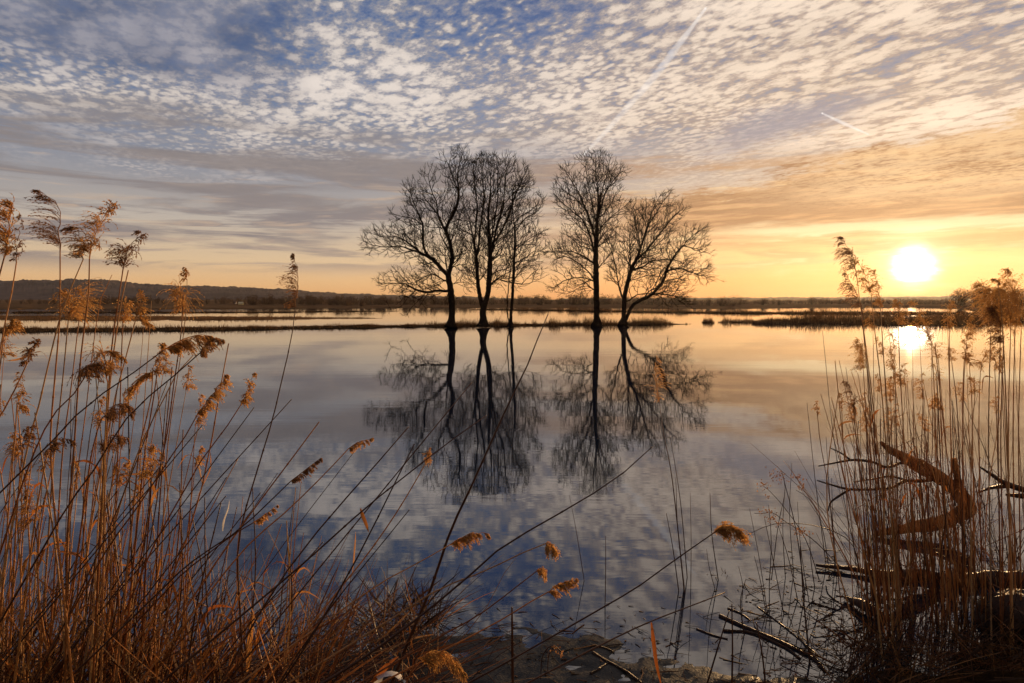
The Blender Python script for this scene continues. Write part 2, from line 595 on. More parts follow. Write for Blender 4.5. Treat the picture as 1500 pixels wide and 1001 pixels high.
# the wide plain beyond the flood
strip('field', [(-1400, 453), (-300, 453), (0, 453.2), (300, 452.4), (600, 451.2), (900, 451.2), (1000, 452), (1120, 451.6), (1250, 450.4), (1330, 451), (1400, 452), (1440, 457), (1500, 461), (1700, 468), (2600, 470)],
      [(-1400, 439.2), (2600, 439.2)], 0.5, M['field'], wob=0.004, rows=22, power=0.12, seed=2.0, spow=4.0, taper=0)
strip('marsh_bank', [(-500, 471), (0, 471), (150, 472), (300, 471), (420, 468.5), (560, 466.4)], [(-500, 462), (0, 462.5), (300, 463.2), (420, 464.4), (560, 466)], 0.16, M['marsh'], wob=0.3, seed=3.0)
strip('marsh_flat', [(-500, 460.5), (0, 460.3), (250, 460), (420, 459), (600, 456.0)], [(-500, 456), (0, 456.2), (250, 456.4), (420, 456.4), (600, 455.2)], 0.14, M['earth'], wob=0.4, seed=5.0)
strip('far_dyke', [(690, 454.0), (800, 455.4), (950, 458.2), (1100, 460.4), (1200, 461.8), (1300, 463), (1420, 462), (1480, 461)],
      [(690, 453.4), (800, 454.0), (950, 456.6), (1100, 457.8), (1200, 457.2), (1300, 456.8), (1420, 458), (1480, 459.5)], 0.25, M['earth'], wob=0.15, seed=6.0)
strip('dyke', [(-500, 492), (0, 488), (150, 487.5), (300, 486), (450, 483.2), (640, 480.2), (760, 479.2), (900, 477.8), (985, 476.2), (1012, 475)],
      [(-500, 484), (0, 481.4), (150, 480.8), (300, 480), (450, 478.2), (640, 475.6), (760, 474.6), (900, 473.4), (985, 473.2), (1012, 474.2)], 0.2, M['earth'], wob=0.12, seed=7.0, cols=600)
strip('reed_islet', [(1052, 472.8), (1075, 473.6), (1100, 473.4), (1110, 472.4)], [(1052, 471.8), (1075, 471), (1100, 470.6), (1110, 471.4)], 0.12, M['earth'], wob=0.2, seed=14.0, cols=60, taper=0.2)
strip('reed_islet', [(1028, 473.0), (1036, 473.8), (1046, 473.4)], [(1028, 472), (1036, 471.4), (1046, 472)], 0.12, M['earth'], wob=0.2, seed=15.0, cols=40, taper=0.2)
strip('reed_bank', [(1102, 474.2), (1150, 475.2), (1200, 476.5), (1270, 478.6), (1370, 480), (1430, 478.5), (1472, 474), (1600, 470)],
      [(1102, 473.2), (1150, 470.5), (1200, 467), (1270, 465), (1370, 464), (1430, 464), (1472, 463), (1600, 462)], 0.2, M['earth'], wob=0.15, seed=8.0)

g = MB()
grass_on(g, STRIPS['dyke'], 15000, 0.10, 0.42, 0.02, seed=3)
grass_on(g, [q for q in STRIPS['dyke'] if -6 < q[0].x < 16], 5200, 0.25, 0.85, 0.018, seed=4, lean=0.3, cover=-0.1)
tag(g.build('dyke_grass', M['marsh_grass'], smooth=False), kind='stuff')
g = MB()
grass_on(g, STRIPS['marsh_bank'], 6000, 0.10, 0.35, 0.035, seed=5)
grass_on(g, STRIPS['marsh_flat'], 3000, 0.10, 0.3, 0.05, seed=6)
grass_on(g, STRIPS['far_dyke'], 6000, 0.2, 0.7, 0.05, seed=7)
tag(g.build('marsh_grass', M['marsh_grass'], smooth=False), kind='stuff')
g = MB()
grass_on(g, STRIPS['reed_bank'], 11000, 0.25, 0.95, 0.03, seed=9, lean=0.22)
grass_on(g, STRIPS['reed_bank'], 900, 0.9, 1.5, 0.02, seed=10, lean=0.16, cover=0.15)
grass_on(g, STRIPS['reed_islet'], 700, 0.3, 1.0, 0.022, seed=12, lean=0.25)
grass_on(g, STRIPS['reed_islet_b'], 260, 0.3, 1.1, 0.022, seed=13, lean=0.3)
tag(g.build('reed_bed', M['marsh_grass'], smooth=False), kind='stuff')

# hills on the horizon
def hill(name, top, Y, depth, seed, rough):
    b = MB()
    x0, x1 = top[0][0], top[-1][0]
    N, K = 700, 10
    for i in range(N + 1):
        px = lerp(x0, x1, i / N)
        pt = aty(px, interp(top, px), Y)
        hz = max(2.0, pt.z)
        for j in range(K + 1):
            s = j / K
            y = Y - depth * (1 - s)
            x = pt.x * (y / Y)
            prof = math.sin(s * math.pi / 2) ** 0.8
            w = rough * (fbm(x * 0.012, y * 0.012, seed) + 0.7 * fbm(x * 0.05, y * 0.05, seed + 2) + 0.6 * noise.noise(Vector((x * 0.12, y * 0.12, seed))))
            b.v.append((x, y, hz * prof + w * min(1, s * 3) - (2.0 if j == 0 else 0)))
    for i in range(N):
        for j in range(K):
            a = i * (K + 1) + j
            b.f.append((a, a + K + 1, a + K + 2, a + 1))
    return tag(b.build(name, M['hill'], smooth=False), kind='structure')

hill('hills', [(-300, 416), (-200, 414), (0, 412.5), (60, 411.5), (110, 410.5), (150, 411), (200, 416), (260, 419.5), (330, 421), (420, 424.5), (445, 427.5), (500, 430.5), (560, 433), (640, 434.5), (720, 437), (790, 439)], 2600.0, 900.0, 1.0, 5.0)
hill('distant_ridge', [(820, 439), (900, 438), (1060, 437), (1130, 436.4), (1250, 436), (1330, 435.4), (1420, 434), (1600, 433), (1800, 436)], 2200.0, 500.0, 4.0, 3.0)

# ------------------------------------------------------------------ shrubs and woods across the flood
def shrub_mesh(b, o, w, h, r, stems=26, fuzz=150, leafw=0.35):
    """A bare bush: stems fanning up from the root, fine twigs as short blades round them."""
    tips = []
    for k in range(stems):
        a = r.uniform(0, 2 * math.pi)
        q = r.random() ** 0.6
        tip = o + Vector((math.cos(a) * w * 0.5 * q, math.sin(a) * w * 0.5 * q, h * (1.0 - 0.45 * q * q) * r.uniform(0.72, 1.0)))
        foot = o + Vector((r.gauss(0, w * 0.08), r.gauss(0, w * 0.08), -0.1))
        mid = foot.lerp(tip, 0.5) + Vector((r.gauss(0, w * 0.05), r.gauss(0, w * 0.05), h * 0.06))
        s = Vector((math.cos(r.uniform(-0.6, 0.6)), math.sin(r.uniform(-0.6, 0.6)), 0)) * (0.012 * h + 0.02)
        v = len(b.v)
        b.v += [foot - s, foot + s, mid + s * 0.6, tip, mid - s * 0.6]
        b.f.append((v, v + 1, v + 2, v + 3, v + 4))
        tips += [(foot, mid, tip)]
    for k in range(fuzz):
        f, m_, t_ = tips[r.randrange(len(tips))]
        s = r.random() ** 0.6
        p = (f.lerp(m_, s * 2) if s < 0.5 else m_.lerp(t_, s * 2 - 1))
        p = p + Vector((r.gauss(0, w * 0.07), r.gauss(0, w * 0.07), r.gauss(0, h * 0.05)))
        if p.z < o.z:
            p.z = o.z + 0.05
        d = Vector((r.gauss(0, 0.6), r.gauss(0, 0.6), r.uniform(0.3, 1.0))).normalized() * leafw * r.uniform(0.6, 1.6)
        s_ = Vector((d.z, 0.3, -d.x)).normalized() * leafw * r.uniform(0.12, 0.3)
        v = len(b.v)
        b.v += [p - s_, p + d * 0.5 + s_, p + d, p + d * 0.4 - s_]
        b.f.append((v, v + 1, v + 2, v + 3))

r = random.Random(5)
b = MB()
def run(px0, px1, n, y0, y1, top0, top1):
    for k in range(n):
        px = r.uniform(px0, px1)
        o = onz(px, r.uniform(y0, y1), 0.3)
        top = aty(px, lerp(top1, top0 - 1.5, r.random() ** 1.7), o.y).z
        h = max(1.0, top - 0.3)
        shrub_mesh(b, o, h * r.uniform(0.8, 1.5), h, r, stems=8, fuzz=95, leafw=0.07 * h + 0.10)
run(-60, 240, 60, 444, 446, 437, 441)
run(130, 360, 70, 444.5, 446, 432, 438)
run(360, 470, 60, 445, 446.5, 431, 437)
run(450, 560, 70, 445, 447, 431, 437)
run(545, 780, 130, 445, 446.6, 431, 437)
run(780, 1010, 140, 445, 446.6, 430, 437)
run(1000, 1090, 50, 445.5, 447, 432, 440)
run(1090, 1200, 60, 444.5, 446, 437, 441)
run(1190, 1400, 150, 444, 446, 434.5, 439)
tag(b.build('treeline', M['wood_far'], smooth=False), kind='stuff')

def shrub(px, base, top, wpx, label, seed, stems=34, fuzz=420, name='shrub', cat='shrub', group=None, lw=0.07):
    o = onz(px, base, 0.3)
    h = aty(px, top, o.y).z - 0.3
    b = MB()
    rr = random.Random(seed)
    shrub_mesh(b, o, wpx * o.y / 1000.0, h, rr, stems, fuzz, lw * h + 0.05)
    return tag(b.build(name, M['wood_far'], smooth=False, origin=o), label, cat, group)

shrub(150, 446.5, 434, 40, 'dark rounded bush at the foot of the wooded hill', 1)
shrub(372, 447, 430, 26, 'tallest grey bush beside the pale farmhouse on the plain', 2)
shrub(508, 448, 432, 40, 'low dark bush mass on the plain between hill end and spreading tree', 3)
shrub(530, 448.3, 434, 24, 'small dark bush merging with the low mass left of the spreading tree', 4)
shrub(790, 447, 431.5, 26, 'bushy far thicket seen just past the thin many-stemmed tree', 5)
shrub(842, 447, 431, 24, 'far thicket just left of the tall upright tree', 6)
shrub(1038, 448, 432.5, 20, 'airy bare bush at the near end of the dark far bank', 7, fuzz=200)
shrub(1058, 448, 432.5, 22, 'dense dome-shaped bush in the clump right of the leaning tree', 8)
shrub(1075, 448, 437.5, 14, 'smallest bush closing the clump right of the leaning tree', 9)
shrub(1117, 447, 434.5, 13, 'lone round bush on the open bank between clump and sun', 10)
shrub(1141, 447, 437, 10, 'little bush beside the lone round one on the open bank', 11)
for i, (px, top, w, lab) in enumerate(((1189, 430.5, 12, 'thin lollipop-shaped tree on the bank midway to the sun'),
                                       (1408, 420, 34, 'golden bushy tree at the sunward edge of the small wood'),
                                       (1434, 412.5, 44, 'tallest golden tree of the small wood under the sun glow'),
                                       (1462, 418, 30, 'round golden tree of the small wood behind the dense plumes'),
                                       (1492, 416, 34, 'last golden tree of the small wood by the picture edge'))):
    shrub(px, 448.5 if i else 447, top, w, lab, 30 + i, stems=40, fuzz=2200 if i else 150, name='far_tree', cat='tree', group='trees of the far wood', lw=0.06)

# farm buildings far out on the plain
def house(px, base, wpx, hpx, wallc, roofc, label, Yadd=0.0):
    o = onz(px, base, 0.3)
    w, h = wpx * o.y / 1000.0, hpx * o.y / 1000.0
    root = tag(empty('farmhouse', o), label, 'house', 'farm buildings on the plain')
    def paint(n, c):
        return mat_ground(n, tuple(x * 0.85 for x in c), c, 0.4)
    d = w * 0.55
    b = MB()
    x0, x1, z1 = -w / 2, w / 2, h * 0.6
    for (x, y, z) in ((x0, -d / 2, -0.4), (x1, -d / 2, -0.4), (x1, d / 2, -0.4), (x0, d / 2, -0.4), (x0, -d / 2, z1), (x1, -d / 2, z1), (x1, d / 2, z1), (x0, d / 2, z1), (x0, 0, h * 0.97), (x1, 0, h * 0.97)):
        b.v.append(o + Vector((x, y, z)))
    b.f += [(0, 1, 5, 4), (1, 2, 6, 9, 5), (2, 3, 7, 6), (3, 0, 4, 8, 7)]
    b.build('wall', paint('farm_wall', wallc), root, smooth=False)
    b = MB()
    e = w * 0.04
    for s in (-1, 1):
        v = len(b.v)
        for (x, y, z) in ((x0 - e, s * (d / 2 + e), z1 - 0.2), (x1 + e, s * (d / 2 + e), z1 - 0.2), (x1 + e, 0, h), (x0 - e, 0, h), (x0 - e, s * (d / 2 + e), z1 + 0.1), (x1 + e, s * (d / 2 + e), z1 + 0.1), (x1 + e, 0, h + 0.3), (x0 - e, 0, h + 0.3)):
            b.v.append(o + Vector((x, y, z)))
        b.f += [tuple(v + k for k in q) for q in ((0, 1, 2, 3), (4, 5, 6, 7), (0, 1, 5, 4), (1, 2, 6, 5), (3, 0, 4, 7))]
    b.build('roof', paint('farm_roof', roofc), root, smooth=False)
    dm = MB()
    for (cx, ww, hh) in ((-w * 0.28, w * 0.09, h * 0.22), (0.0, w * 0.09, h * 0.22), (w * 0.28, w * 0.09, h * 0.22)):
        bm = MB()
        for (x, z) in ((cx - ww, h * 0.2), (cx + ww, h * 0.2), (cx + ww, h * 0.2 + hh), (cx - ww, h * 0.2 + hh)):
            bm.v.append(o + Vector((x, -d / 2 - 0.05, z)))
        bm.f.append((0, 1, 2, 3))
        bm.build('window', paint('farm_window', (0.03, 0.03, 0.035)), root, smooth=False)

house(353, 446.4, 6.5, 2.6, (0.62, 0.52, 0.22), (0.5, 0.45, 0.3), 'low pale yellow farm building beyond the flooded meadow')
house(344, 445.2, 4.0, 3.6, (0.5, 0.46, 0.44), (0.16, 0.12, 0.11), 'small grey farmhouse under the wooded hill beyond the meadow')
# ------------------------------------------------------------------ the five bare trees on the dyke
def in_poly(x, y, poly):
    c = False
    j = len(poly) - 1
    for i in range(len(poly)):
        (xi, yi), (xj, yj) = poly[i], poly[j]
        if (yi > y) != (yj > y) and x < (xj - xi) * (y - yi) / (yj - yi) + xi:
            c = not c
        j = i
    return c

def grow_tree(ox, oy, base, limbs, outline, label, seed, Y, n_attr, spread, trunk_r, step=0.15, tipr=0.0130, trunks=1, cap=9):
    """LIMBS and OUTLINE come from a 3.337x enlargement of the photograph whose corner is (OX, OY); they fix the limbs and the crown's
    extent in the vertical plane at distance Y, the crown gets its depth from SPREAD."""
    r = random.Random(seed)
    k = 3.337
    def W(zx, zy, dy=0.0):
        p = aty(ox + zx / k, oy + zy / k, Y)
        return Vector((p.x, Y + dy, p.z))
    root = W(*base)
    root.z = 0.06
    pos, par, tr = [], [], []
    def add(p, q, t=False):
        pos.append(p)
        par.append(q)
        tr.append(t)
        return len(pos) - 1
    first = add(root, -1, True)
    for li, (pts, dev) in enumerate(limbs):
        P = [W(x, y) for x, y in pts]
        if li == 0:
            P[0] = root
        else:
            # hang the limb on the nearest node grown so far
            best = min(range(len(pos)), key=lambda i: (pos[i].x - P[0].x) ** 2 + (pos[i].z - P[0].z) ** 2)
            y0 = pos[best].y
            P = [Vector((p.x, y0 + dev * (i / max(1, len(P) - 1)) ** 0.9 * (P[-1] - P[0]).length, p.z)) for i, p in enumerate(P)]
            if (pos[best] - P[0]).length > 0.05:
                P = [pos[best].copy()] + P
            else:
                P[0] = pos[best].copy()
        L = sum((b - a).length for a, b in zip(P, P[1:]))
        n = max(3, int(L / step))
        S = smooth_path(P, n)
        last = first if li == 0 else best
        for i, p in enumerate(S[1:]):
            q = p + Vector((r.gauss(0, 0.012), r.gauss(0, 0.03), r.gauss(0, 0.012)))
            last = add(q, last, li < trunks)
    # side branches: three orders, each leaving its parent at an acute angle and bending up and outwards, kept inside the crown's outline
    def inside(p):
        q = 1000.0 / (p.y * CP - (p.z - CAM_Z) * SP)
        sx, sy = 750 + p.x * q, 500.5 - ((p.z - CAM_Z) * CP + p.y * SP) * q
        return in_poly((sx - ox) * k, (sy - oy) * k, outline)
    crowd = {}
    def cell(p):
        return (int(p.x / 0.22), int(p.z / 0.22))
    axis0 = Vector((root.x, root.y, root.z + 3.5))
    def side_branch(i0, d, L, order, grow):
        n = max(2, int(L / step))
        last, dd = i0, d.copy()
        made = []
        for s in range(n):
            p = pos[last]
            out = (p - axis0)
            out.y *= 0.8
            out = out.normalized() if out.length > 0.1 else Vector((0, 0, 1))
            dd = (dd + out * 0.05 + Vector((r.gauss(0, grow), r.gauss(0, grow), r.gauss(0, grow) + 0.035))).normalized()
            q = p + dd * step
            if not inside(q):
                if not inside(p + out * step * 0.5) or s < 1:
                    break
            if abs(q.y - root.y) > spread * 1.25:
                dd.y *= -0.3
            c = cell(q)
            if crowd.get(c, 0) >= cap and r.random() < 0.9:
                break
            crowd[c] = crowd.get(c, 0) + 1
            last = add(q, last)
            made.append(last)
        if order < 3 and len(made) > 1:
            sgn = r.choice((-1, 1))
            every = (0, 2.2, 1.7)[order]
            t_ = r.uniform(0.8, 2.2)
            while t_ < len(made):
                i = made[int(t_)]
                dr = (pos[i] - pos[par[i]]).normalized()
                spin(i, dr, sgn, order + 1, L * (1.0 - 0.45 * t_ / len(made)))
                sgn = -sgn
                t_ += every * r.uniform(0.7, 1.5)
    def spin(i, dr, sgn, order, Lp):
        side = Vector((dr.z, 0, -dr.x))
        if side.length < 1e-4: side = Vector((1, 0, 0))
        side.normalize()
        dep = dr.cross(side).normalized()
        ph = r.gauss(0, 0.75)
        v = (side * math.cos(ph) * sgn + dep * math.sin(ph)).normalized()
        a = R(r.uniform(32, 70))
        d = (dr * math.cos(a) + v * math.sin(a) + Vector((0, 0, 0.10))).normalized()
        L = Lp * r.uniform(0.34, 0.66)
        L = max(0.30, min(L, (0, 2.7, 1.5, 0.8)[order]))
        side_branch(i, d, L, order, 0.13)
    limb_nodes = list(range(1, len(pos)))
    kid0 = [0] * len(pos)
    for q in par:
        if q >= 0: kid0[q] += 1
    # how far each node of the limbs is from its limb's tip
    togo = [0.0] * len(pos)
    for i in reversed(limb_nodes):
        togo[par[i]] = max(togo[par[i]], togo[i] + step)
    sgn = 1
    gap = 0
    for i in limb_nodes:
        if tr[i] and togo[i] > 7.5 or pos[i].z < 2.2:
            continue
        gap += 1
        if gap < r.choice((1, 2, 2, 3)):
            continue
        gap = 0
        sgn = -sgn
        dr = (pos[i] - pos[par[i]]).normalized()
        spin(i, dr, sgn, 1, 1.5 + togo[i] * 0.62)
    for i in limb_nodes:
        if kid0[i] == 0:
            for sg in (-1, 1):
                spin(i, (pos[i] - pos[par[i]]).normalized(), sg, 2, 1.4)
    # fine twigs at the ends
    kids = [[] for _ in pos]
    for i, q in enumerate(par):
        if q >= 0: kids[q].append(i)
    rad = [0.0] * len(pos)
    E = 2.35
    order = list(range(len(pos)))
    for i in reversed(order):
        if not kids[i]:
            rad[i] = tipr
        else:
            rad[i] = sum(rad[c] ** E for c in kids[i]) ** (1 / E)
    s = trunk_r / rad[first]
    # limb radii between the fine twigs (kept) and the trunk (given)
    lt = math.log(trunk_r / tipr) / math.log(rad[first] / tipr)
    rad = [tipr * (q / tipr) ** lt for q in rad]
    for i, p in enumerate(pos):
        z = p.z
        if z < 1.3 and rad[i] > 0.06:
            rad[i] *= 1.0 + 1.5 * max(0.0, (1.0 - z) / 1.0) ** 2.4
    trunk, crown = MB(), MB()
    def ring(b, p, d, rr, sides):
        u = d.orthogonal().normalized()
        w = d.cross(u)
        v = len(b.v)
        for q in range(sides):
            a = 2 * math.pi * q / sides
            b.v.append(p + u * (math.cos(a) * rr) + w * (math.sin(a) * rr))
        return v
    # walk chains: the thickest child carries the chain on
    def chain(i0, i1):
        out = [i0, i1]
        while kids[out[-1]]:
            nx = max(kids[out[-1]], key=lambda c: rad[c])
            out.append(nx)
        return out
    started = [(first, max(kids[first], key=lambda c: rad[c]))]
    for i in order:
        if len(kids[i]) > 1 or (i == first and len(kids[i]) > 1):
            big = max(kids[i], key=lambda c: rad[c])
            for c in kids[i]:
                if c != big:
                    started.append((i, c))
    for i0, i1 in started:
        ch = chain(i0, i1)
        cut = len(ch)
        for q, i in enumerate(ch):
            if q and rad[i] < 0.065:
                cut = q
                break
        rr0 = min(rad[ch[0]], rad[ch[1]] * 1.15)
        if cut > 1:
            pts = [pos[i] for i in ch[:cut + 1]]
            rs = [rad[i] for i in ch[:cut + 1]]
            if i0 != first: rs[0] = rr0
            trunk.tube(pts, rs, 8)
        if cut < len(ch):
            part = ch[max(0, cut - 1):]
            rs = [rad[i] for i in part]
            if cut <= 1: rs[0] = rr0
            crown.tube([pos[i] for i in part], rs, 4, cap=False)
    # spray of twigs
    axis = Vector((root.x, root.y, root.z + 3.5))
    for i in range(len(pos)):
        if rad[i] > 0.032 or pos[i].z < 1.0:
            continue
        nt = (3 if not kids[i] else (1 if r.random() < 0.5 else 0))
        d0 = (pos[i] - pos[par[i]]).normalized()
        out = (pos[i] - axis).normalized()
        for _ in range(nt):
            d = (d0 * 0.9 + out * 0.45 + Vector((r.gauss(0, 0.62), r.gauss(0, 0.62), r.gauss(0, 0.55) + 0.12))).normalized()
            L = r.uniform(0.18, 0.55)
            p0 = pos[i]
            p1 = p0 + d * L * 0.5
            p2 = p1 + (d + Vector((r.gauss(0, 0.18), r.gauss(0, 0.18), r.gauss(0, 0.18) + 0.12))).normalized() * L * 0.5
            crown.tube([p0, p1, p2], [tipr * 0.9, tipr * 0.75, tipr * 0.4], 3, cap=False)
    rt = tag(empty('bare_tree', root), label, 'tree', 'bare trees on the dyke')
    trunk.build('trunk', M['bark'], rt)
    crown.build('crown', M['twig'], rt)
    return rt

Y1, Y2, Y3, Y4, Y5 = 51.3, 52.6, 53.4, 54.6, 55.4
grow_tree(500, 200, (535, 927), [
    ([(535, 927), (541, 860), (538, 780), (530, 720), (522, 680)], 0),
    ([(522, 680), (541, 610), (537, 550), (525, 500), (508, 455)], 0.0),
    ([(522, 680), (492, 650), (465, 618), (430, 590), (390, 573), (340, 555), (290, 540), (230, 545), (170, 538), (125, 520)], -0.15),
    ([(508, 455), (488, 420), (472, 375), (470, 330), (445, 270), (430, 200)], -0.2),
    ([(508, 455), (530, 410), (556, 360), (570, 300), (570, 240), (566, 180), (580, 110), (590, 65)], 0.1),
    ([(390, 573), (335, 525), (272, 492), (205, 490), (140, 472)], 0.25),
    ([(430, 590), (402, 540), (396, 470), (390, 420), (352, 330), (322, 255)], 0.3),
    ([(395, 430), (350, 400), (300, 390), (250, 380)], -0.3),
    ([(515, 755), (470, 755), (420, 762), (370, 750), (320, 722), (255, 720), (210, 722)], -0.25),
    ([(370, 750), (330, 790), (290, 832), (245, 845)], 0.2),
    ([(420, 762), (380, 800), (340, 840), (320, 870)], 0.3),
    ([(505, 705), (445, 672), (395, 690), (345, 715)], 0.4),
    ([(545, 722), (590, 712), (630, 722), (650, 745)], -0.3),
    ([(541, 640), (590, 625), (630, 630)], 0.4),
    ([(540, 600), (575, 580), (610, 560)], -0.4),
    ([(570, 262), (545, 200), (522, 135), (500, 95)], -0.2),
    ([(470, 380), (430, 330), (395, 305), (340, 300)], 0.3),
    ([(535, 540), (560, 500), (545, 480), (520, 480)], 0.5),
    ], [(100, 490), (110, 600), (150, 690), (205, 745), (210, 850), (330, 890), (420, 830), (500, 815), (590, 790), (640, 740), (620, 600), (600, 500), (610, 400), (630, 250), (635, 120), (600, 55), (540, 60), (490, 90), (420, 140), (380, 190), (310, 230), (260, 280), (240, 350), (240, 420), (150, 440)],
    'widest bare tree, its low limbs sweeping out over the meadow water', 21, Y1, 2300, 2.3, 0.24)
grow_tree(500, 200, (693, 925), [
    ([(693, 925), (694, 885), (692, 850)], 0),
    ([(692, 850), (676, 780), (666, 700), (660, 600), (650, 540), (640, 480), (625, 400), (602, 340), (582, 300)], 0.05),
    ([(692, 850), (714, 780), (725, 700), (728, 600), (730, 540), (721, 440), (721, 360), (730, 280), (731, 180), (735, 112)], -0.05),
    ([(694, 850), (706, 790), (713, 700), (718, 600), (714, 480), (700, 400), (690, 340)], 0.15),
    ([(660, 600), (670, 540), (680, 450), (690, 380), (700, 300), (690, 200), (700, 112)], -0.12),
    ([(650, 540), (655, 440), (661, 340), (650, 250), (640, 150), (645, 105)], 0.2),
    ([(728, 590), (746, 520), (762, 440), (790, 360), (800, 250), (810, 170), (822, 110)], -0.15),
    ([(746, 520), (781, 470), (820, 380), (850, 290), (880, 220), (905, 155)], 0.15),
    ([(730, 540), (750, 400), (765, 300), (762, 200), (765, 110)], 0.25),
    ([(718, 735), (760, 700), (810, 670), (850, 656), (920, 640)], -0.3),
    ([(760, 695), (820, 712), (900, 722), (960, 702), (1000, 682)], 0.2),
    ([(668, 742), (640, 720), (595, 710)], 0.3),
    ([(640, 480), (600, 460), (565, 440)], -0.3),
    ([(770, 480), (820, 440), (850, 400)], -0.3),
    ], [(560, 450), (590, 560), (610, 640), (600, 720), (690, 740), (800, 740), (870, 740), (1000, 695), (990, 640), (900, 640), (860, 560), (850, 450), (870, 350), (900, 280), (935, 190), (900, 140), (850, 100), (800, 95), (720, 90), (660, 90), (620, 130), (600, 250), (570, 350)],
    'tall bare tree whose two trunks part just above the dyke', 22, Y2, 1900, 1.9, 0.25)
grow_tree(500, 200, (826, 922), [
    ([(826, 922), (829, 880), (831, 850), (838, 760), (843, 650), (848, 540), (848, 450), (840, 390), (836, 300), (850, 230), (880, 185)], 0),
    ([(822, 920), (811, 850), (815, 760), (825, 660), (836, 590), (836, 500), (830, 420)], 0.1),
    ([(812, 915), (808, 800), (800, 750), (770, 722)], -0.2),
    ([(848, 560), (890, 522), (940, 490), (1000, 462)], -0.2),
    ([(845, 620), (900, 592), (940, 562), (975, 560)], 0.25),
    ([(848, 470), (900, 400), (950, 370), (988, 312)], 0.15),
    ([(846, 700), (880, 650), (920, 620)], 0.4),
    ([(850, 240), (900, 250), (940, 240)], -0.3),
    ], [(790, 640), (840, 700), (900, 690), (1000, 640), (1000, 460), (960, 420), (992, 310), (950, 240), (910, 170), (870, 200), (830, 260), (810, 350), (800, 500)],
    'slender many-stemmed bare tree next to the forked one', 23, Y3, 900, 1.5, 0.12)
grow_tree(770, 200, (348, 912), [
    ([(348, 912), (346, 820), (345, 700), (343, 600), (346, 500), (351, 400), (355, 320), (350, 240), (342, 170), (345, 92)], 0),
    ([(342, 505), (320, 420), (291, 340), (262, 270), (222, 200), (192, 150)], 0.15),
    ([(336, 570), (311, 480), (272, 410), (222, 370), (172, 330), (132, 290)], -0.2),
    ([(340, 625), (292, 590), (232, 562), (172, 560), (112, 560)], 0.2),
    ([(340, 705), (302, 660), (252, 620), (192, 590), (150, 600)], -0.3),
    ([(340, 710), (282, 690), (202, 700), (142, 740)], 0.3),
    ([(341, 755), (292, 732), (242, 750), (202, 770)], -0.2),
    ([(353, 485), (381, 430), (421, 390), (461, 360), (500, 330)], -0.2),
    ([(352, 425), (371, 340), (401, 260), (441, 200), (480, 160)], 0.2),
    ([(352, 350), (376, 250), (401, 170), (402, 102)], -0.15),
    ([(346, 425), (321, 320), (301, 230), (291, 150), (281, 92)], -0.1),
    ([(350, 545), (401, 500), (441, 480), (452, 442)], 0.3),
    ([(352, 645), (390, 602), (411, 572), (421, 540)], -0.3),
    ([(300, 360), (250, 300), (200, 260), (160, 240)], 0.3),
    ], [(130, 290), (140, 220), (170, 150), (230, 110), (340, 70), (430, 100), (470, 140), (500, 170), (480, 240), (500, 300), (520, 330), (480, 400), (460, 460), (440, 520), (420, 600), (420, 680), (380, 700), (300, 780), (180, 780), (110, 750), (90, 700), (110, 600), (90, 560), (110, 460), (150, 420), (150, 350)],
    'tall upright bare tree with one straight trunk and a narrow domed top', 24, Y4, 2200, 2.1, 0.23)
grow_tree(770, 200, (478, 918), [
    ([(478, 918), (481, 840), (486, 770), (500, 710), (515, 650)], 0),
    ([(515, 650), (541, 600), (560, 550), (580, 490), (601, 430), (641, 370), (671, 320), (710, 272)], 0.0),
    ([(490, 893), (520, 830), (560, 800), (600, 780), (641, 740), (665, 700), (681, 650), (711, 590), (751, 540), (800, 490), (860, 452)], -0.15),
    ([(479, 800), (460, 740), (450, 680), (436, 600), (421, 550), (402, 502)], 0.15),
    ([(510, 665), (510, 600), (505, 540), (500, 480), (490, 442)], -0.2),
    ([(545, 600), (591, 560), (641, 500), (691, 440), (741, 380), (790, 342)], 0.2),
    ([(560, 550), (550, 470), (541, 400), (530, 342)], 0.3),
    ([(515, 655), (571, 640), (621, 610), (681, 600), (741, 600), (800, 620)], 0.3),
    ([(681, 660), (741, 650), (821, 680), (880, 690), (922, 712)], -0.3),
    ([(600, 780), (661, 770), (721, 780), (781, 800), (820, 842)], 0.2),
    ([(500, 805), (560, 772), (640, 770), (700, 800)], 0.4),
    ([(751, 540), (821, 560), (880, 590)], -0.3),
    ([(601, 430), (621, 350), (650, 292)], -0.3),
    ([(512, 705), (560, 690), (600, 680), (650, 690)], -0.4),
    ([(455, 720), (425, 690), (405, 640)], -0.3),
    ], [(380, 500), (410, 600), (400, 700), (440, 740), (520, 790), (640, 840), (740, 860), (820, 850), (800, 780), (840, 710), (925, 735), (900, 640), (910, 560), (890, 440), (800, 430), (770, 390), (800, 340), (760, 310), (700, 260), (640, 290), (600, 310), (520, 310), (490, 360), (490, 440), (440, 460)],
    'leaning bare tree with a low limb arching towards the sun', 25, Y5, 1900, 2.3, 0.22)
# ------------------------------------------------------------------ the near shore: bank, mud flat
SHORE = [(-9, 4.2), (-4, 4.2), (-2.2, 4.15), (-1.2, 4.25), (-0.6, 4.6), (0.3, 4.6), (0.75, 4.45), (1.05, 4.25), (1.6, 3.95), (2.3, 4.1), (3.0, 4.35), (3.6, 4.7), (9, 5.0)]
BANK = [(-9, 3.9), (-3, 3.75), (-1.2, 3.7), (-0.4, 3.5), (0.2, 3.2), (1.0, 3.1), (1.7, 3.5), (2.2, 3.9), (2.8, 4.0), (3.4, 4.35), (9, 4.6)]

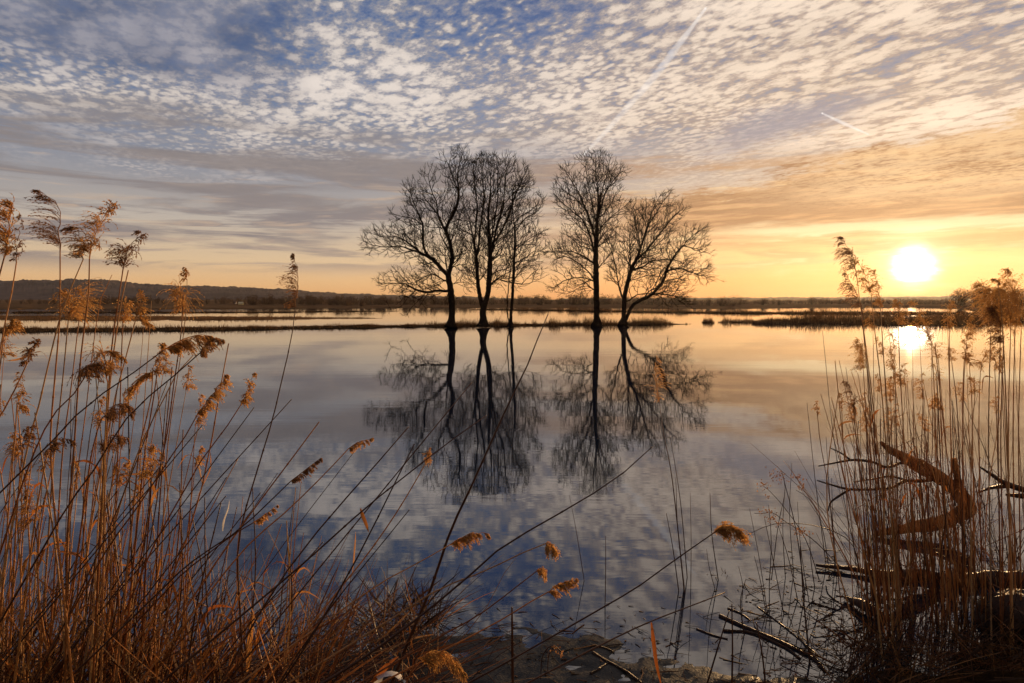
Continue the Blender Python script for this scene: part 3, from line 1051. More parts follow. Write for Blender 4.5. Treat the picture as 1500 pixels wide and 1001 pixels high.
def ground(x, y):
    e = 0.22 * fbm(x * 1.3, y * 1.3, 3.0, 3)
    s = interp(SHORE, x) + e - y            # > 0 on the land side
    k = interp(BANK, x) + e * 0.6 - y
    z = -0.05 if s < -0.4 else lerp(-0.05, -0.001, sstep(-0.4, 0.25, s)) + 0.008 * sstep(-0.1, 0.9, s)
    z += 0.22 * max(0.0, k) + 0.10 * sstep(0.0, 0.5, k)
    return z

def near_ground():
    b = MB()
    NX, NY = 420, 300
    def X(i): return lerp(-6.5, 6.5, i / NX)
    def Yv(j): return lerp(-3.0, 6.0, j / NY)
    for j in range(NY + 1):
        for i in range(NX + 1):
            x, y = X(i), Yv(j)
            z = ground(x, y)
            k = interp(BANK, x) - y
            rough = 0.009 * fbm(x * 5, y * 9, 1.0, 6) + (0.03 * fbm(x * 3, y * 3, 7.0, 4) if k > -0.2 else 0)
            b.v.append((x, y, z + rough))
    for j in range(NY):
        for i in range(NX):
            a = j * (NX + 1) + i
            b.f.append((a, a + 1, a + NX + 2, a + NX + 1))
    o = b.build('muddy_bank', M['mud'])
    o.data.materials.append(M['bank'])
    for p in o.data.polygons:
        c = p.center
        if interp(BANK, c.x) + 0.1 - c.y > 0:
            p.material_index = 1
    tag(o, kind='structure')

near_ground()
# ------------------------------------------------------------------ reeds
STALK = [(0.18, 0.06, 0.018), (0.44, 0.18, 0.05), (0.58, 0.28, 0.085), (0.30, 0.10, 0.03), (0.64, 0.38, 0.15), (0.34, 0.20, 0.10)]
M['stalk'] = mat_plant('reed_stalk', STALK, rough=0.5, transl=0.30, spec=0.3, objrand='object')
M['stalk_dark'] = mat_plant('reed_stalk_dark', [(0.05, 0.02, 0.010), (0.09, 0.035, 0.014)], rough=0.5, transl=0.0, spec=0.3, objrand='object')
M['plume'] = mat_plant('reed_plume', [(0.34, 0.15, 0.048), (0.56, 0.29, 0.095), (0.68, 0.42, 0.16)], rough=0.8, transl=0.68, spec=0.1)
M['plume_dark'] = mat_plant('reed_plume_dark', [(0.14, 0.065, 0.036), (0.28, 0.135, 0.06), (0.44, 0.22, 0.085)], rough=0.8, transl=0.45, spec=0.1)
M['leaf'] = mat_plant('reed_leaf', [(0.30, 0.09, 0.022), (0.42, 0.16, 0.04), (0.46, 0.22, 0.07)], rough=0.6, transl=0.4, spec=0.2, objrand='object')

RR = random.Random(77)

def plume_mesh(b, rachis, droop, blen, nb, r, spread=0.5, side=0.0, tri=9, size=1.0):
    """A reed panicle: fine branchlets along RACHIS (base to tip) that bend over towards DROOP, each hung with spikelets."""
    n = len(rachis)
    b.tube(rachis, [0.0022 * (1 - 0.75 * i / (n - 1)) for i in range(n)], 4, cap=False)
    nb, tri = int(nb * 1.5), int(tri * 1.5)
    tufts = [(k + r.uniform(0.1, 0.9)) / 9 for k in range(9)]
    swing = [Vector((r.gauss(0, 1), r.gauss(0, 1), r.gauss(0, 1))).normalized() for _ in tufts]
    big = [r.uniform(0.65, 1.25) for _ in tufts]
    for k in range(nb):
        u = min(8, int(9.3 * r.random() ** 1.45))
        t = min(0.97, max(0.0, tufts[u] + r.gauss(0, 0.035)))
        f = t * (n - 1)
        i = min(n - 2, int(f))
        p = rachis[i].lerp(rachis[i + 1], f - i)
        tan = (rachis[i + 1] - rachis[i]).normalized()
        rad = Vector((r.gauss(0, 1), r.gauss(0, 1), r.gauss(0, 1)))
        rad = rad.normalized() + swing[u] * 0.8
        rad = (rad - tan * rad.dot(tan)).normalized()
        L = blen * (0.30 + 0.70 * math.sin(math.pi * min(1.0, 0.22 + 0.80 * t))) * r.uniform(0.45, 1.15) * big[u]
        d = (tan * 1.0 + rad * spread * r.uniform(0.4, 1.1) + droop * side).normalized()
        steps = 7
        pts = [p]
        for s in range(steps):
            d = (d + droop * (0.16 + 0.045 * s) * r.uniform(0.7, 1.2) + Vector((r.gauss(0, .06), r.gauss(0, .06), r.gauss(0, .06)))).normalized()
            pts.append(pts[-1] + d * (L / steps))
        sd = d.orthogonal().normalized()
        b.ribbon(pts, [0.0012] * (steps + 1), sd)
        for q in range(tri):
            s = (0.18 + 0.82 * r.random()) * steps
            j = min(steps - 1, int(s))
            c = pts[j].lerp(pts[j + 1], s - j)
            dd = ((pts[j + 1] - pts[j]).normalized() + Vector((r.gauss(0, .3), r.gauss(0, .3), r.gauss(0, .3)))).normalized()
            ln = r.uniform(0.006, 0.0105) * size
            w = dd.cross(Vector((r.gauss(0, 1), r.gauss(0, 1), r.gauss(0, 1)))).normalized() * (ln * 0.17)
            v = len(b.v)
            b.v += [c, c + dd * ln * 0.45 + w, c + dd * ln, c + dd * ln * 0.45 - w]
            b.f.append((v, v + 1, v + 2, v + 3))

def leaf_mesh(b, path, w, r, twist=0.6):
    P = smooth_path(path, 9)
    ang = r.uniform(0, 3.14)
    sides, ws = [], []
    for i, p in enumerate(P):
        t = (P[min(8, i + 1)] - P[max(0, i - 1)]).normalized()
        u = t.orthogonal().normalized()
        a = ang + twist * i / 8
        sides.append(u * math.cos(a) + t.cross(u) * math.sin(a))
        f = i / 8
        ws.append(w * (0.35 + 0.65 * min(1, f * 4)) * (1 - f ** 3 * 0.92))
    v = len(b.v)
    for p, s, w_ in zip(P, sides, ws):
        n_ = s.cross((P[-1] - P[0]).normalized())
        b.v += [p - s * w_ / 2, p + n_ * w_ * 0.18, p + s * w_ / 2]
    for i in range(8):
        a = v + 3 * i
        b.f += [(a, a + 1, a + 4, a + 3), (a + 1, a + 2, a + 5, a + 4)]

def to_ground(pts, Y, lean):
    """PTS: pixel points from the top down. World points from the foot up; the lowest piece runs on until it meets the ground."""
    W = []
    n = len(pts)
    for i, (x, y) in enumerate(pts):
        W.append(aty(x, y, Y + lean * (1 - i / max(1, n - 1))))
    d = (W[-1] - W[-2]).normalized()
    if d.z > -0.22:
        d.z = -0.22
        d.normalize()
    p = W[-1]
    for _ in range(400):
        if p.z <= max(0.0, ground(p.x, p.y)) - 0.02:
            break
        p = p + d * 0.03
    if (p - W[-1]).length > 0.02:
        W.append(p)
    W.reverse()
    return W

REEDS = []

def reed(label, pts, Y, plume=None, droop=(-0.6, -0.5), blen=0.10, nb=60, r0=0.0050, r1=0.0022, lean=None, dark=False, group='reeds with plumes', spread=0.5, side=0.15, leaves=(), stalk_dark=False, tri=9, size=1.0, plume2=None, cat='reed', name='reed'):
    """One reed: PTS from below the plume down to the ground, PLUME the pixel points of its axis from base to tip."""
    r = random.Random(hash(label) % 100000 if False else sum(ord(c) * (i + 1) for i, c in enumerate(label)))
    if lean is None: lean = r.uniform(-0.25, 0.25)
    W = to_ground(pts, Y, lean)
    top = W[-1]
    root = tag(empty(name, W[0]), label, cat, group)
    S = smooth_path(W, 18)
    n = len(S)
    st = MB()
    st.tube(*jointed(S, r0, r1, r), 6)
    st.build('stem', M['stalk_dark' if stalk_dark else 'stalk'], root)
    D = (aty(750 + droop[0] * 100, 438 - droop[1] * 100, 1) - aty(750, 438, 1)).normalized()
    for pl in (plume, plume2):
        if not pl:
            continue
        Yt = Y + lean
        P = [aty(x, y, Yt + (top.y - Yt)) for x, y in pl]
        if pl is plume: P[0] = top
        P = smooth_path(P, 12) if len(P) > 2 else [P[0].lerp(P[1], i / 11) for i in range(12)]
        for i in range(1, 12):
            P[i] = P[i] + Vector((0, r.gauss(0, 0.006) + 0.02 * r.uniform(-1, 1) * i / 11, 0))
        b = MB()
        plume_mesh(b, P, D, blen * Y / 2.8, nb, r, spread, side, tri, size)
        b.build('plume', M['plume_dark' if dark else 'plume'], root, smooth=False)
    for lf in leaves:
        pth, w = lf[0], lf[1]
        b = MB()
        leaf_mesh(b, [aty(x, y, Y + 0.02 + 0.03 * r.random()) for x, y in pth], w, r)
        b.build('leaf', M['leaf'], root)
    return root

A, B_ = (-0.75, -0.45), (0.1, -1.0)

def jointed(S, r0, r1, r):
    """A reed culm: its joints stand out as slightly thicker rings every 15 to 30 cm."""
    P, Q = [], []
    L = [0.0]
    for a, b in zip(S, S[1:]):
        L.append(L[-1] + (b - a).length)
    T = L[-1]
    at = [(s, 1.0) for s in L]
    s = r.uniform(0.05, 0.2)
    while s < T - 0.1:
        at += [(s - 0.008, 1.0), (s, 1.45), (s + 0.008, 0.95)]
        s += r.uniform(0.14, 0.30)
    at.sort()
    for s, m in at:
        i = 0
        while i < len(L) - 2 and s > L[i + 1]:
            i += 1
        f = min(1.0, max(0.0, (s - L[i]) / max(1e-9, L[i + 1] - L[i])))
        p = S[i].lerp(S[i + 1], f)
        if P and (p - P[-1]).length < 1e-4:
            continue
        P.append(p)
        Q.append(lerp(r0, r1, (s / T) ** 1.3) * m)
    return P, Q

reed('golden bushy reed plume cut by the frame, beside a thin feathery one', [(6, 378), (0, 402), (-14, 450), (-30, 560)], 2.4, [(6, 378), (14, 330), (20, 297)], (-0.7, -0.5), 0.12, 130, dark=False)
reed('thin feathery reed plume next to the bushy one at the frame edge', [(24, 385), (17, 430), (10, 460), (0, 515), (-14, 600)], 2.6, [(23, 384), (27, 345), (33, 318)], (-0.3, -0.6), 0.05, 34, dark=True)
reed('tallest reed, dark one-sided plume swept like a comb over the hill', [(88, 368), (88, 460), (86, 490), (79, 570), (75, 620), (74, 660), (79, 740), (90, 840), (96, 900)], 2.6, [(88, 368), (86, 315), (79, 294), (55, 278)], (-0.85, -0.35), 0.135, 80, dark=True, side=0.55, spread=0.25, lean=0.05)
reed('tall golden shaggy plume leaning towards the sky, beside the comb-like one', [(131, 380), (130, 430), (126, 460), (121, 500), (114, 570), (109, 650), (104, 710), (99, 780), (98, 850)], 2.65, [(131, 380), (139, 345), (150, 318), (168, 298)], (-0.6, -0.65), 0.10, 150, side=0.2, spread=0.6, lean=0.0)
reed('dark windswept plume tangled behind the shaggy golden one', [(122, 380), (107, 415), (92, 452), (82, 487), (69, 542), (55, 602), (40, 655), (28, 720), (12, 800)], 2.75, [(122, 380), (124, 350), (116, 334), (98, 334)], (-0.8, -0.5), 0.10, 70, dark=True, side=0.3)
reed('brown drooping plume with a lone tuft at its very tip', [(180, 396), (172, 450), (163, 512), (160, 560), (156, 640), (150, 720), (146, 800)], 2.7, [(180, 396), (188, 368), (199, 350), (205, 338)], (-0.55, -0.75), 0.085, 90, dark=True, side=0.2)
reed('bare leaning reed stem crossing behind the tufted plume', [(188, 396), (178, 440), (173, 470), (166, 520), (158, 600), (154, 690), (152, 800)], 2.75, None, group=None, cat='reed')
reed('thin plumeless reed whose tip shows just below the hill line', [(164, 403), (150, 431), (143, 462), (134, 528), (126, 600), (112, 700), (96, 800)], 3.1, None, r0=0.004, r1=0.0012, group=None)
reed('fluffy golden plume hanging behind the two tall stems over the marsh', [(100, 470), (98, 492), (92, 555), (86, 610), (78, 680), (70, 800)], 3.2, [(100, 472), (103, 445), (92, 425)], (0.15, -1.0), 0.11, 120, spread=0.9)
reed('open golden plume with loose strands right of the fluffy one', [(118, 452), (112, 500), (104, 570), (92, 660), (84, 780)], 3.3, [(118, 452), (122, 436), (112, 422)], (0.5, -0.6), 0.10, 60, spread=1.0)
reed('narrow golden plume beside the crossing stems over the dyke', [(180, 474), (178, 520), (176, 590), (172, 680), (168, 800)], 3.2, [(180, 474), (184, 456), (186, 442)], (0.0, -1.0), 0.06, 60)
reed('short golden plume with a side tuft nodding over the dyke', [(200, 463), (193, 490), (185, 522), (170, 576), (157, 640), (140, 730), (124, 830)], 3.0, [(200, 463), (203, 451), (199, 444)], (0.5, -0.7), 0.05, 44, plume2=[(205, 462), (212, 468), (215, 476)])
reed('bare straight reed tip standing clear above the dyke', [(222, 441), (218, 500), (214, 555), (209, 630), (203, 720), (196, 820)], 3.1, None, r0=0.004, r1=0.001, group=None)
reed('tiny golden tuft on a fine stem under the hill line', [(213, 442), (207, 520), (198, 600), (186, 700), (176, 820)], 3.4, [(213, 442), (208, 432), (204, 424)], (0.3, -0.9), 0.03, 26, r0=0.003, r1=0.001)
reed('thin reed with a small nodding tip high over a round brown plume', [(274, 410), (274, 440), (270, 480), (262, 540), (254, 590), (246, 650), (240, 740), (236, 850)], 3.0, [(274, 410), (273, 398), (268, 391)], (-0.4, -0.8), 0.03, 24, r0=0.004, r1=0.0012)
reed('round brown plume like a mop hanging before the far meadow', [(268, 452), (264, 500), (255, 560), (244, 640), (222, 740), (200, 850)], 3.3, [(268, 452), (266, 432), (258, 422)], (0.1, -1.0), 0.10, 90, spread=0.9)
reed('lone tall reed with curled two-tier plume against the far shore', [(433, 450), (430, 475), (425, 505), (414, 552), (400, 612), (388, 652), (367, 722), (354, 768), (348, 820), (352, 900)], 3.0, [(433, 450), (436, 415), (434, 385), (431, 371)], (-0.75, -0.6), 0.075, 80, dark=True, side=0.35, stalk_dark=True, lean=0.1)
reed('ragged plume with dangling leaf blades at the water edge of the dyke', [(40, 532), (28, 556), (14, 590), (0, 610), (-20, 650)], 2.5, [(40, 532), (46, 515), (55, 497)], (-0.5, -0.8), 0.045, 70, dark=True, leaves=[([(40, 522), (25, 527), (8, 529)], 0.008), ([(48, 517), (62, 516), (71, 528)], 0.006)])
reed('drooping dark plume folded down before the water, left of a long one', [(124, 553), (112, 573), (82, 603), (60, 640), (36, 700), (10, 780)], 2.6, [(124, 553), (130, 538), (140, 532)], (0.1, -1.0), 0.10, 110, dark=True, spread=0.4)
reed('brown plume arching over with its tip pointing at the sun', [(160, 560), (159, 535), (158, 560), (154, 640), (150, 740)][2:], 2.65, [(158, 556), (150, 522), (160, 514), (184, 523)], (0.15, -1.0), 0.09, 110, spread=0.35)
reed('long hanging plume whose feathered end points back to the bank', [(224, 545), (222, 580), (213, 620), (204, 660), (196, 740), (186, 840)], 2.7, [(224, 545), (215, 548), (203, 558), (190, 576)], (-0.4, -0.9), 0.065, 120, side=0.0)
reed('upright golden plume rising behind the long hanging one', [(230, 548), (224, 590), (214, 650), (204, 740), (194, 840)], 2.8, [(230, 548), (234, 525), (236, 503)], (0.1, -0.9), 0.05, 80)
reed('long slanting reed with silky plume combed towards the sun', [(240, 513), (200, 543), (150, 577), (110, 610), (75, 648), (0, 722), (-40, 770)], 2.5, [(240, 513), (262, 500), (288, 491), (310, 492)], (0.35, -0.9), 0.10, 150, spread=0.35, side=0.3, stalk_dark=True)
reed('slanting reed with dark hooked plume under the silky one', [(291, 519), (258, 548), (200, 597), (170, 635), (140, 685), (100, 740), (65, 800), (30, 860)], 2.6, [(291, 519), (303, 506), (314, 497), (325, 498)], (-0.1, -1.0), 0.055, 80, dark=True, stalk_dark=True)
reed('bare slanting reed ending just beneath the hooked plume', [(283, 521), (258, 548), (240, 585), (216, 630), (196, 680), (170, 760), (150, 850)], 2.8, None, group=None)
reed('full cone-shaped plume over open water, left of a slimmer golden one', [(289, 608), (271, 640), (258, 658), (230, 700), (200, 745), (160, 800), (120, 870)], 2.7, [(289, 608), (305, 585), (320, 565), (332, 549)], (0.35, -0.9), 0.075, 130, spread=0.35)
reed('slim golden plume over open water, right of the cone-shaped one', [(353, 593), (322, 640), (302, 663), (275, 710), (252, 750), (225, 800), (190, 880)], 2.8, [(353, 593), (364, 572), (373, 547)], (-0.1, -0.8), 0.05, 75)
reed('brown slender plume slanting across rippled water near the left stand', [(425, 706), (395, 735), (352, 775), (310, 803), (270, 832), (220, 880)], 2.6, [(425, 706), (448, 688), (470, 671)], (0.2, -0.7), 0.03, 80, dark=True, spread=0.25, stalk_dark=True)
reed('small ginger plume on a long stem reaching over the water', [(511, 657), (480, 690), (440, 730), (412, 756), (370, 792), (330, 838), (290, 890)], 2.8, [(511, 657), (525, 648), (546, 642)], (0.1, -0.9), 0.035, 70, spread=0.3)
reed('golden tuft low over the water between two slanting stems', [(371, 766), (350, 778), (330, 792), (300, 815), (268, 840), (230, 880)], 2.7, [(371, 766), (388, 754), (405, 742)], (0.2, -0.8), 0.03, 50)
reed('glowing plume caught in the sun halfway down the left stand', [(222, 700), (220, 740), (216, 790), (212, 860)], 2.9, [(222, 700), (220, 675), (230, 650)], (-0.3, -0.8), 0.075, 90)
reed('pale fluffy plume deep in the left stand by the frame edge', [(50, 762), (55, 800), (56, 860), (58, 930)], 3.1, [(50, 762), (44, 745), (40, 732)], (-0.3, -0.9), 0.08, 90)
reed('dim feathery plume hanging straight down over dark water', [(110, 668), (106, 720), (100, 800), (96, 880)], 3.3, [(110, 668), (112, 690), (111, 715)], (0, -1.0), 0.04, 60)
reed('drooping brown plume spread like a bird wing over the water', [(150, 612), (140, 640), (130, 690), (118, 780)], 2.7, [(150, 612), (170, 593), (186, 594), (197, 604)], (0.05, -1.0), 0.075, 90, dark=True, spread=0.3)
reed('dark round plume low among the crossing stalks', [(150, 668), (148, 700), (144, 760), (140, 840)], 2.8, [(150, 668), (158, 642), (172, 638), (186, 645)], (0.0, -1.0), 0.075, 100, dark=True, spread=0.4)
reed('dark plume comb hanging among slanting stalks at water level', [(70, 662), (62, 700), (50, 770), (40, 850)], 2.5, [(70, 662), (82, 645), (96, 642), (106, 650)], (0.2, -1.0), 0.05, 60, dark=True, spread=0.3)
reed('feathery pale plume on a thin stem at the frame edge', [(25, 590), (22, 640), (16, 700), (10, 780)], 2.9, [(34, 610), (36, 595), (34, 575)], (0.3, -0.8), 0.05, 44)
reed('grey-brown plume standing in front of the water by the frame edge', [(34, 655), (30, 690), (24, 760), (20, 840)], 2.8, [(34, 655), (38, 640), (39, 624)], (0.2, -0.8), 0.05, 60, dark=True)
reed('golden plume drooping at the frame edge level with the dyke', [(6, 490), (2, 520), (-6, 600)], 2.6, [(6, 490), (10, 478), (22, 468)], (0.3, -0.9), 0.07, 90)
# the long stalks leaning out over the water from the left
reed('long slanting bare reed crossing the tree reflection', [(712, 609), (660, 646), (620, 677), (537, 743), (453, 818), (380, 880), (320, 930)], 2.6, None, r0=0.006, r1=0.002, group=None, stalk_dark=True, leaves=[([(528, 745), (531, 755), (537, 770), (540, 780)], 0.016)])
reed('thick dark stalk rising steeply across the double trunk reflection', [(803, 460), (790, 490), (775, 530), (740, 602), (694, 705), (660, 778), (632, 860), (606, 920), (590, 960)], 3.1, None, r0=0.0085, r1=0.0022, group=None, stalk_dark=True)
reed('longest heavy dark stalk slanting over the dark blue water', [(955, 655), (900, 703), (820, 752), (735, 802), (680, 850), (600, 915), (520, 972), (440, 1020)], 2.5, None, r0=0.007, r1=0.0018, group=None, stalk_dark=True)
reed('stalk slanting to a big golden mop-like plume over the water', [(1044, 782), (985, 823), (937, 858), (885, 889), (750, 966), (680, 1004)], 2.6, [(1044, 782), (1058, 772), (1075, 772), (1092, 786)], (0.05, -1.0), 0.105, 190, spread=0.5, stalk_dark=True, r0=0.005)
reed('lowest slanting stalk with one rust-red leaf hanging from it', [(1062, 868), (1030, 881), (952, 911), (880, 945), (770, 1002)], 2.6, None, group=None, stalk_dark=True, leaves=[([(954, 912), (958, 945), (962, 975), (970, 1010)], 0.017)])
reed('golden plume combed flat over the water, right of the dark steep stalk', [(656, 800), (612, 825), (565, 850), (520, 880), (450, 930)], 2.7, [(656, 800), (680, 786), (700, 782), (718, 785)], (0.15, -1.0), 0.06, 150, spread=0.3)
reed('small golden plume hanging like a tassel under the longest stalk', [(798, 797), (770, 808), (735, 825), (690, 845), (640, 865), (560, 915)], 2.7, [(798, 797), (806, 797), (814, 806)], (0.15, -1.0), 0.055, 90, spread=0.5)
reed('smallest curled tassel plume low over dark blue water', [(786, 837), (760, 857), (720, 888), (690, 908), (640, 935), (580, 970)], 2.7, [(786, 837), (793, 833), (799, 842)], (0.1, -1.0), 0.055, 60, spread=0.35)
reed('fan-shaped pale golden plume lowest over the dark blue water', [(802, 868), (770, 886), (740, 905), (690, 932), (640, 958)], 2.7, [(802, 868), (822, 856), (845, 850)], (0.45, -0.8), 0.06, 90, spread=0.4)
reed('heavy golden plume bowed to the mud by the pale broad leaf', [(612, 965), (600, 990), (590, 1010)], 2.7, [(612, 965), (635, 957), (660, 962), (682, 985)], (0.05, -1.0), 0.11, 190, spread=0.3)
reed('little ginger tuft standing over the reflection of the widest tree', [(624, 678), (600, 720), (575, 760), (540, 810), (500, 860), (460, 910)], 2.9, [(624, 678), (628, 668), (630, 658)], (-0.2, -0.7), 0.04, 40)
reed('feather-tipped reed standing in the water before the leaning tree reflection', [(966, 590), (972, 635), (985, 705), (1003, 872)], 5.0, [(966, 590), (960, 552), (962, 520)], (0.3, -0.8), 0.06, 60, stalk_dark=True, lean=0.0)
# right stand
reed('tallest reed of the sunward stand, dark plume bent like a shepherd crook', [(1254, 397), (1262, 460), (1268, 505), (1280, 602), (1295, 755), (1308, 940)], 4.1, [(1254, 397), (1249, 375), (1240, 358), (1237, 348)], (-0.35, -0.75), 0.085, 130, dark=True, lean=0.1)
reed('backlit golden plume trailing just under the shepherd crook one', [(1276, 430), (1282, 490), (1292, 580), (1304, 740), (1316, 940)], 4.2, [(1276, 430), (1268, 405), (1257, 385)], (0.35, -0.9), 0.075, 100)
reed('dark ragged plume hanging left of the tallest sunward reed', [(1262, 452), (1266, 500), (1276, 590), (1290, 740), (1304, 935)], 4.2, [(1262, 452), (1252, 425), (1240, 400)], (-0.3, -0.9), 0.065, 90, dark=True)
reed('narrow upright plume beside the sun, feathery tip', [(1290, 452), (1294, 520), (1300, 600), (1310, 760), (1322, 940)], 4.3, [(1290, 452), (1286, 420), (1281, 395)], (-0.3, -0.9), 0.05, 80)
reed('golden plume spilling low between the sunward stems', [(1270, 540), (1274, 600), (1286, 740), (1300, 930)], 4.2, [(1270, 540), (1264, 520), (1258, 498)], (-0.2, -0.9), 0.07, 90)
reed('bright yellow plume above the sun reflection', [(1316, 478), (1318, 540), (1324, 640), (1332, 780), (1338, 930)], 4.5, [(1316, 478), (1318, 458), (1312, 440)], (0.2, -0.9), 0.05, 70)
reed('bright arched plume bowing over the sun reflection', [(1364, 500), (1368, 560), (1372, 660), (1378, 800), (1384, 930)], 4.4, [(1364, 500), (1352, 470), (1336, 442)], (0.5, -0.7), 0.05, 90)
reed('golden hanging plume right of the sun reflection', [(1375, 530), (1378, 600), (1384, 760), (1388, 930)], 4.5, [(1375, 530), (1368, 508), (1360, 492)], (0.3, -0.9), 0.06, 70)
reed('slim spindle plume standing alone right of the sun', [(1391, 482), (1391, 560), (1394, 680), (1398, 830), (1400, 930)], 4.5, [(1391, 482), (1391, 460), (1393, 438)], (0.1, -0.9), 0.05, 80)
reed('spindle plume rising before the dark reed bank', [(1416, 500), (1412, 560), (1410, 680), (1412, 800), (1416, 930)], 4.5, [(1416, 500), (1420, 482), (1422, 465)], (0.1, -0.9), 0.05, 80)
reed('little dark spindle plume over the bright water', [(1394, 530), (1402, 600), (1408, 740), (1412, 900)], 4.7, [(1394, 530), (1393, 518), (1392, 508)], (0.1, -0.9), 0.035, 40)
reed('one of two close little plumes over the bright water, the slimmer', [(1412, 530), (1410, 600), (1412, 740), (1416, 900)], 4.7, [(1412, 530), (1413, 520), (1414, 508)], (0.1, -0.9), 0.03, 40)
reed('one of two close little plumes over the bright water, the fuller', [(1420, 535), (1424, 600), (1426, 740), (1430, 900)], 4.7, [(1420, 535), (1420, 525), (1421, 515)], (0.1, -0.9), 0.035, 50)
reed('spread golden plume with two lobes right of the little pair', [(1436, 545), (1434, 620), (1436, 760), (1440, 900)], 4.5, [(1436, 545), (1440, 530), (1450, 515)], (-0.3, -0.8), 0.06, 60)
reed('brown plume half hidden below the dense cluster', [(1457, 535), (1460, 620), (1464, 760), (1466, 900)], 4.4, [(1457, 535), (1457, 520), (1457, 505)], (-0.1, -0.9), 0.045, 50)
for i, (x, y, lab, dk, bl) in enumerate(((1452, 470, 'dense brown plume at the near side of the big cluster, facing the sun', False, 0.12), (1466, 478, 'dense rusty plume in the heart of the big cluster', False, 0.12),
                                        (1481, 474, 'shaggy golden plume topping the middle of the big cluster', False, 0.13), (1496, 480, 'shaggy plume of the big cluster cut by the frame', False, 0.13),
                                        (1470, 505, 'drooping plume underneath the big cluster', True, 0.09), (1488, 455, 'highest feathery plume of the big cluster', False, 0.10))):
    reed(lab, [(x, y), (x - 2, y + 60), (x - 4, 640), (x - 2, 780), (x, 920)], 3.9 + 0.06 * i, [(x, y), (x - 6, y - 30), (x - 12, y - 52 - 4 * (i % 3))], (-0.2, -0.9), bl, 170, dark=dk, spread=0.7, r0=0.005)
reed('wispy plume tip showing against the sky over the big cluster', [(1462, 416), (1468, 470), (1474, 600), (1480, 800)], 3.8, [(1462, 416), (1460, 411), (1456, 408)], (-0.3, -0.8), 0.03, 24)
reed('hooked dark plume bent over at the near edge of the sunward stand', [(1252, 600), (1258, 650), (1270, 740), (1284, 880)], 4.0, [(1252, 600), (1248, 575), (1240, 560), (1234, 558)], (-0.1, -1.0), 0.045, 70, dark=True)
reed('tiny plume on a lone thin stem left of the sunward stand', [(1197, 604), (1202, 650), (1214, 720), (1226, 830)], 4.6, [(1197, 604), (1196, 596), (1196, 588)], (0.1, -0.8), 0.025, 30, r0=0.003)
reed('small golden plume on a straight stem left of the sunward stand', [(1233, 600), (1236, 660), (1242, 760), (1250, 880)], 4.5, [(1233, 600), (1232, 588), (1231, 578)], (0.1, -0.9), 0.03, 36, r0=0.003)
reed('golden plume with a bent-over stem high in the sunward stand', [(1428, 580), (1424, 640), (1422, 760), (1424, 900)], 4.2, [(1428, 580), (1426, 562), (1418, 552)], (0.3, -0.9), 0.05, 50, leaves=[([(1438, 580), (1440, 556), (1446, 551), (1455, 554)], 0.016)])
reed('glowing golden plume low between the stems under the sun', [(1305, 590), (1306, 640), (1310, 760), (1316, 920)], 4.5, [(1305, 590), (1304, 570), (1302, 550)], (0.1, -0.9), 0.05, 60)
reed('golden drooping plume lit through beside the hooked dark one', [(1250, 592), (1254, 640), (1266, 760), (1280, 900)], 4.3, [(1250, 592), (1252, 600), (1252, 604)], (0.1, -1.0), 0.04, 40)
reed('tangled yellow plume in the middle of the sunward stand', [(1368, 600), (1370, 660), (1376, 780), (1380, 920)], 4.6, [(1368, 600), (1369, 592), (1370, 585)], (0.1, -1.0), 0.05, 50)

for i in range(30):
    x, y = RR.uniform(1262, 1500), RR.uniform(480, 640)
    if i % 3 == 0: x = RR.uniform(1240, 1340)
    foot = x + RR.uniform(4, 30)
    reed('slender reed with a small loose golden plume in the backlit stand', [(x, y), (lerp(x, foot, 0.35), lerp(y, 930, 0.4)), (foot, 925)], RR.uniform(4.2, 5.2), [(x, y), (x - RR.uniform(0, 5), y - RR.uniform(10, 16)), (x - RR.uniform(2, 9), y - RR.uniform(22, 38))],
         (RR.uniform(-0.4, 0.4), -0.9), RR.uniform(0.03, 0.05), 40, r0=RR.uniform(0.0034, 0.0045), r1=0.0012, spread=0.6, group='small-plumed reeds of the sunward stand')
for i in range(16):
    x, y = RR.uniform(-10, 300), RR.uniform(520, 740)
    foot = x - RR.uniform(10, 70)
    reed('slender reed with a small loose golden plume in the left stand', [(x, y), (lerp(x, foot, 0.4), lerp(y, 930, 0.4)), (foot, 930)], RR.uniform(2.9, 3.6), [(x, y), (x + RR.uniform(0, 6), y - RR.uniform(12, 20)), (x + RR.uniform(0, 12), y - RR.uniform(28, 46))],
         (RR.uniform(-0.4, 0.4), -0.9), RR.uniform(0.035, 0.06), 50, r0=RR.uniform(0.0034, 0.005), r1=0.0014, spread=0.6, group='small-plumed reeds of the left stand')
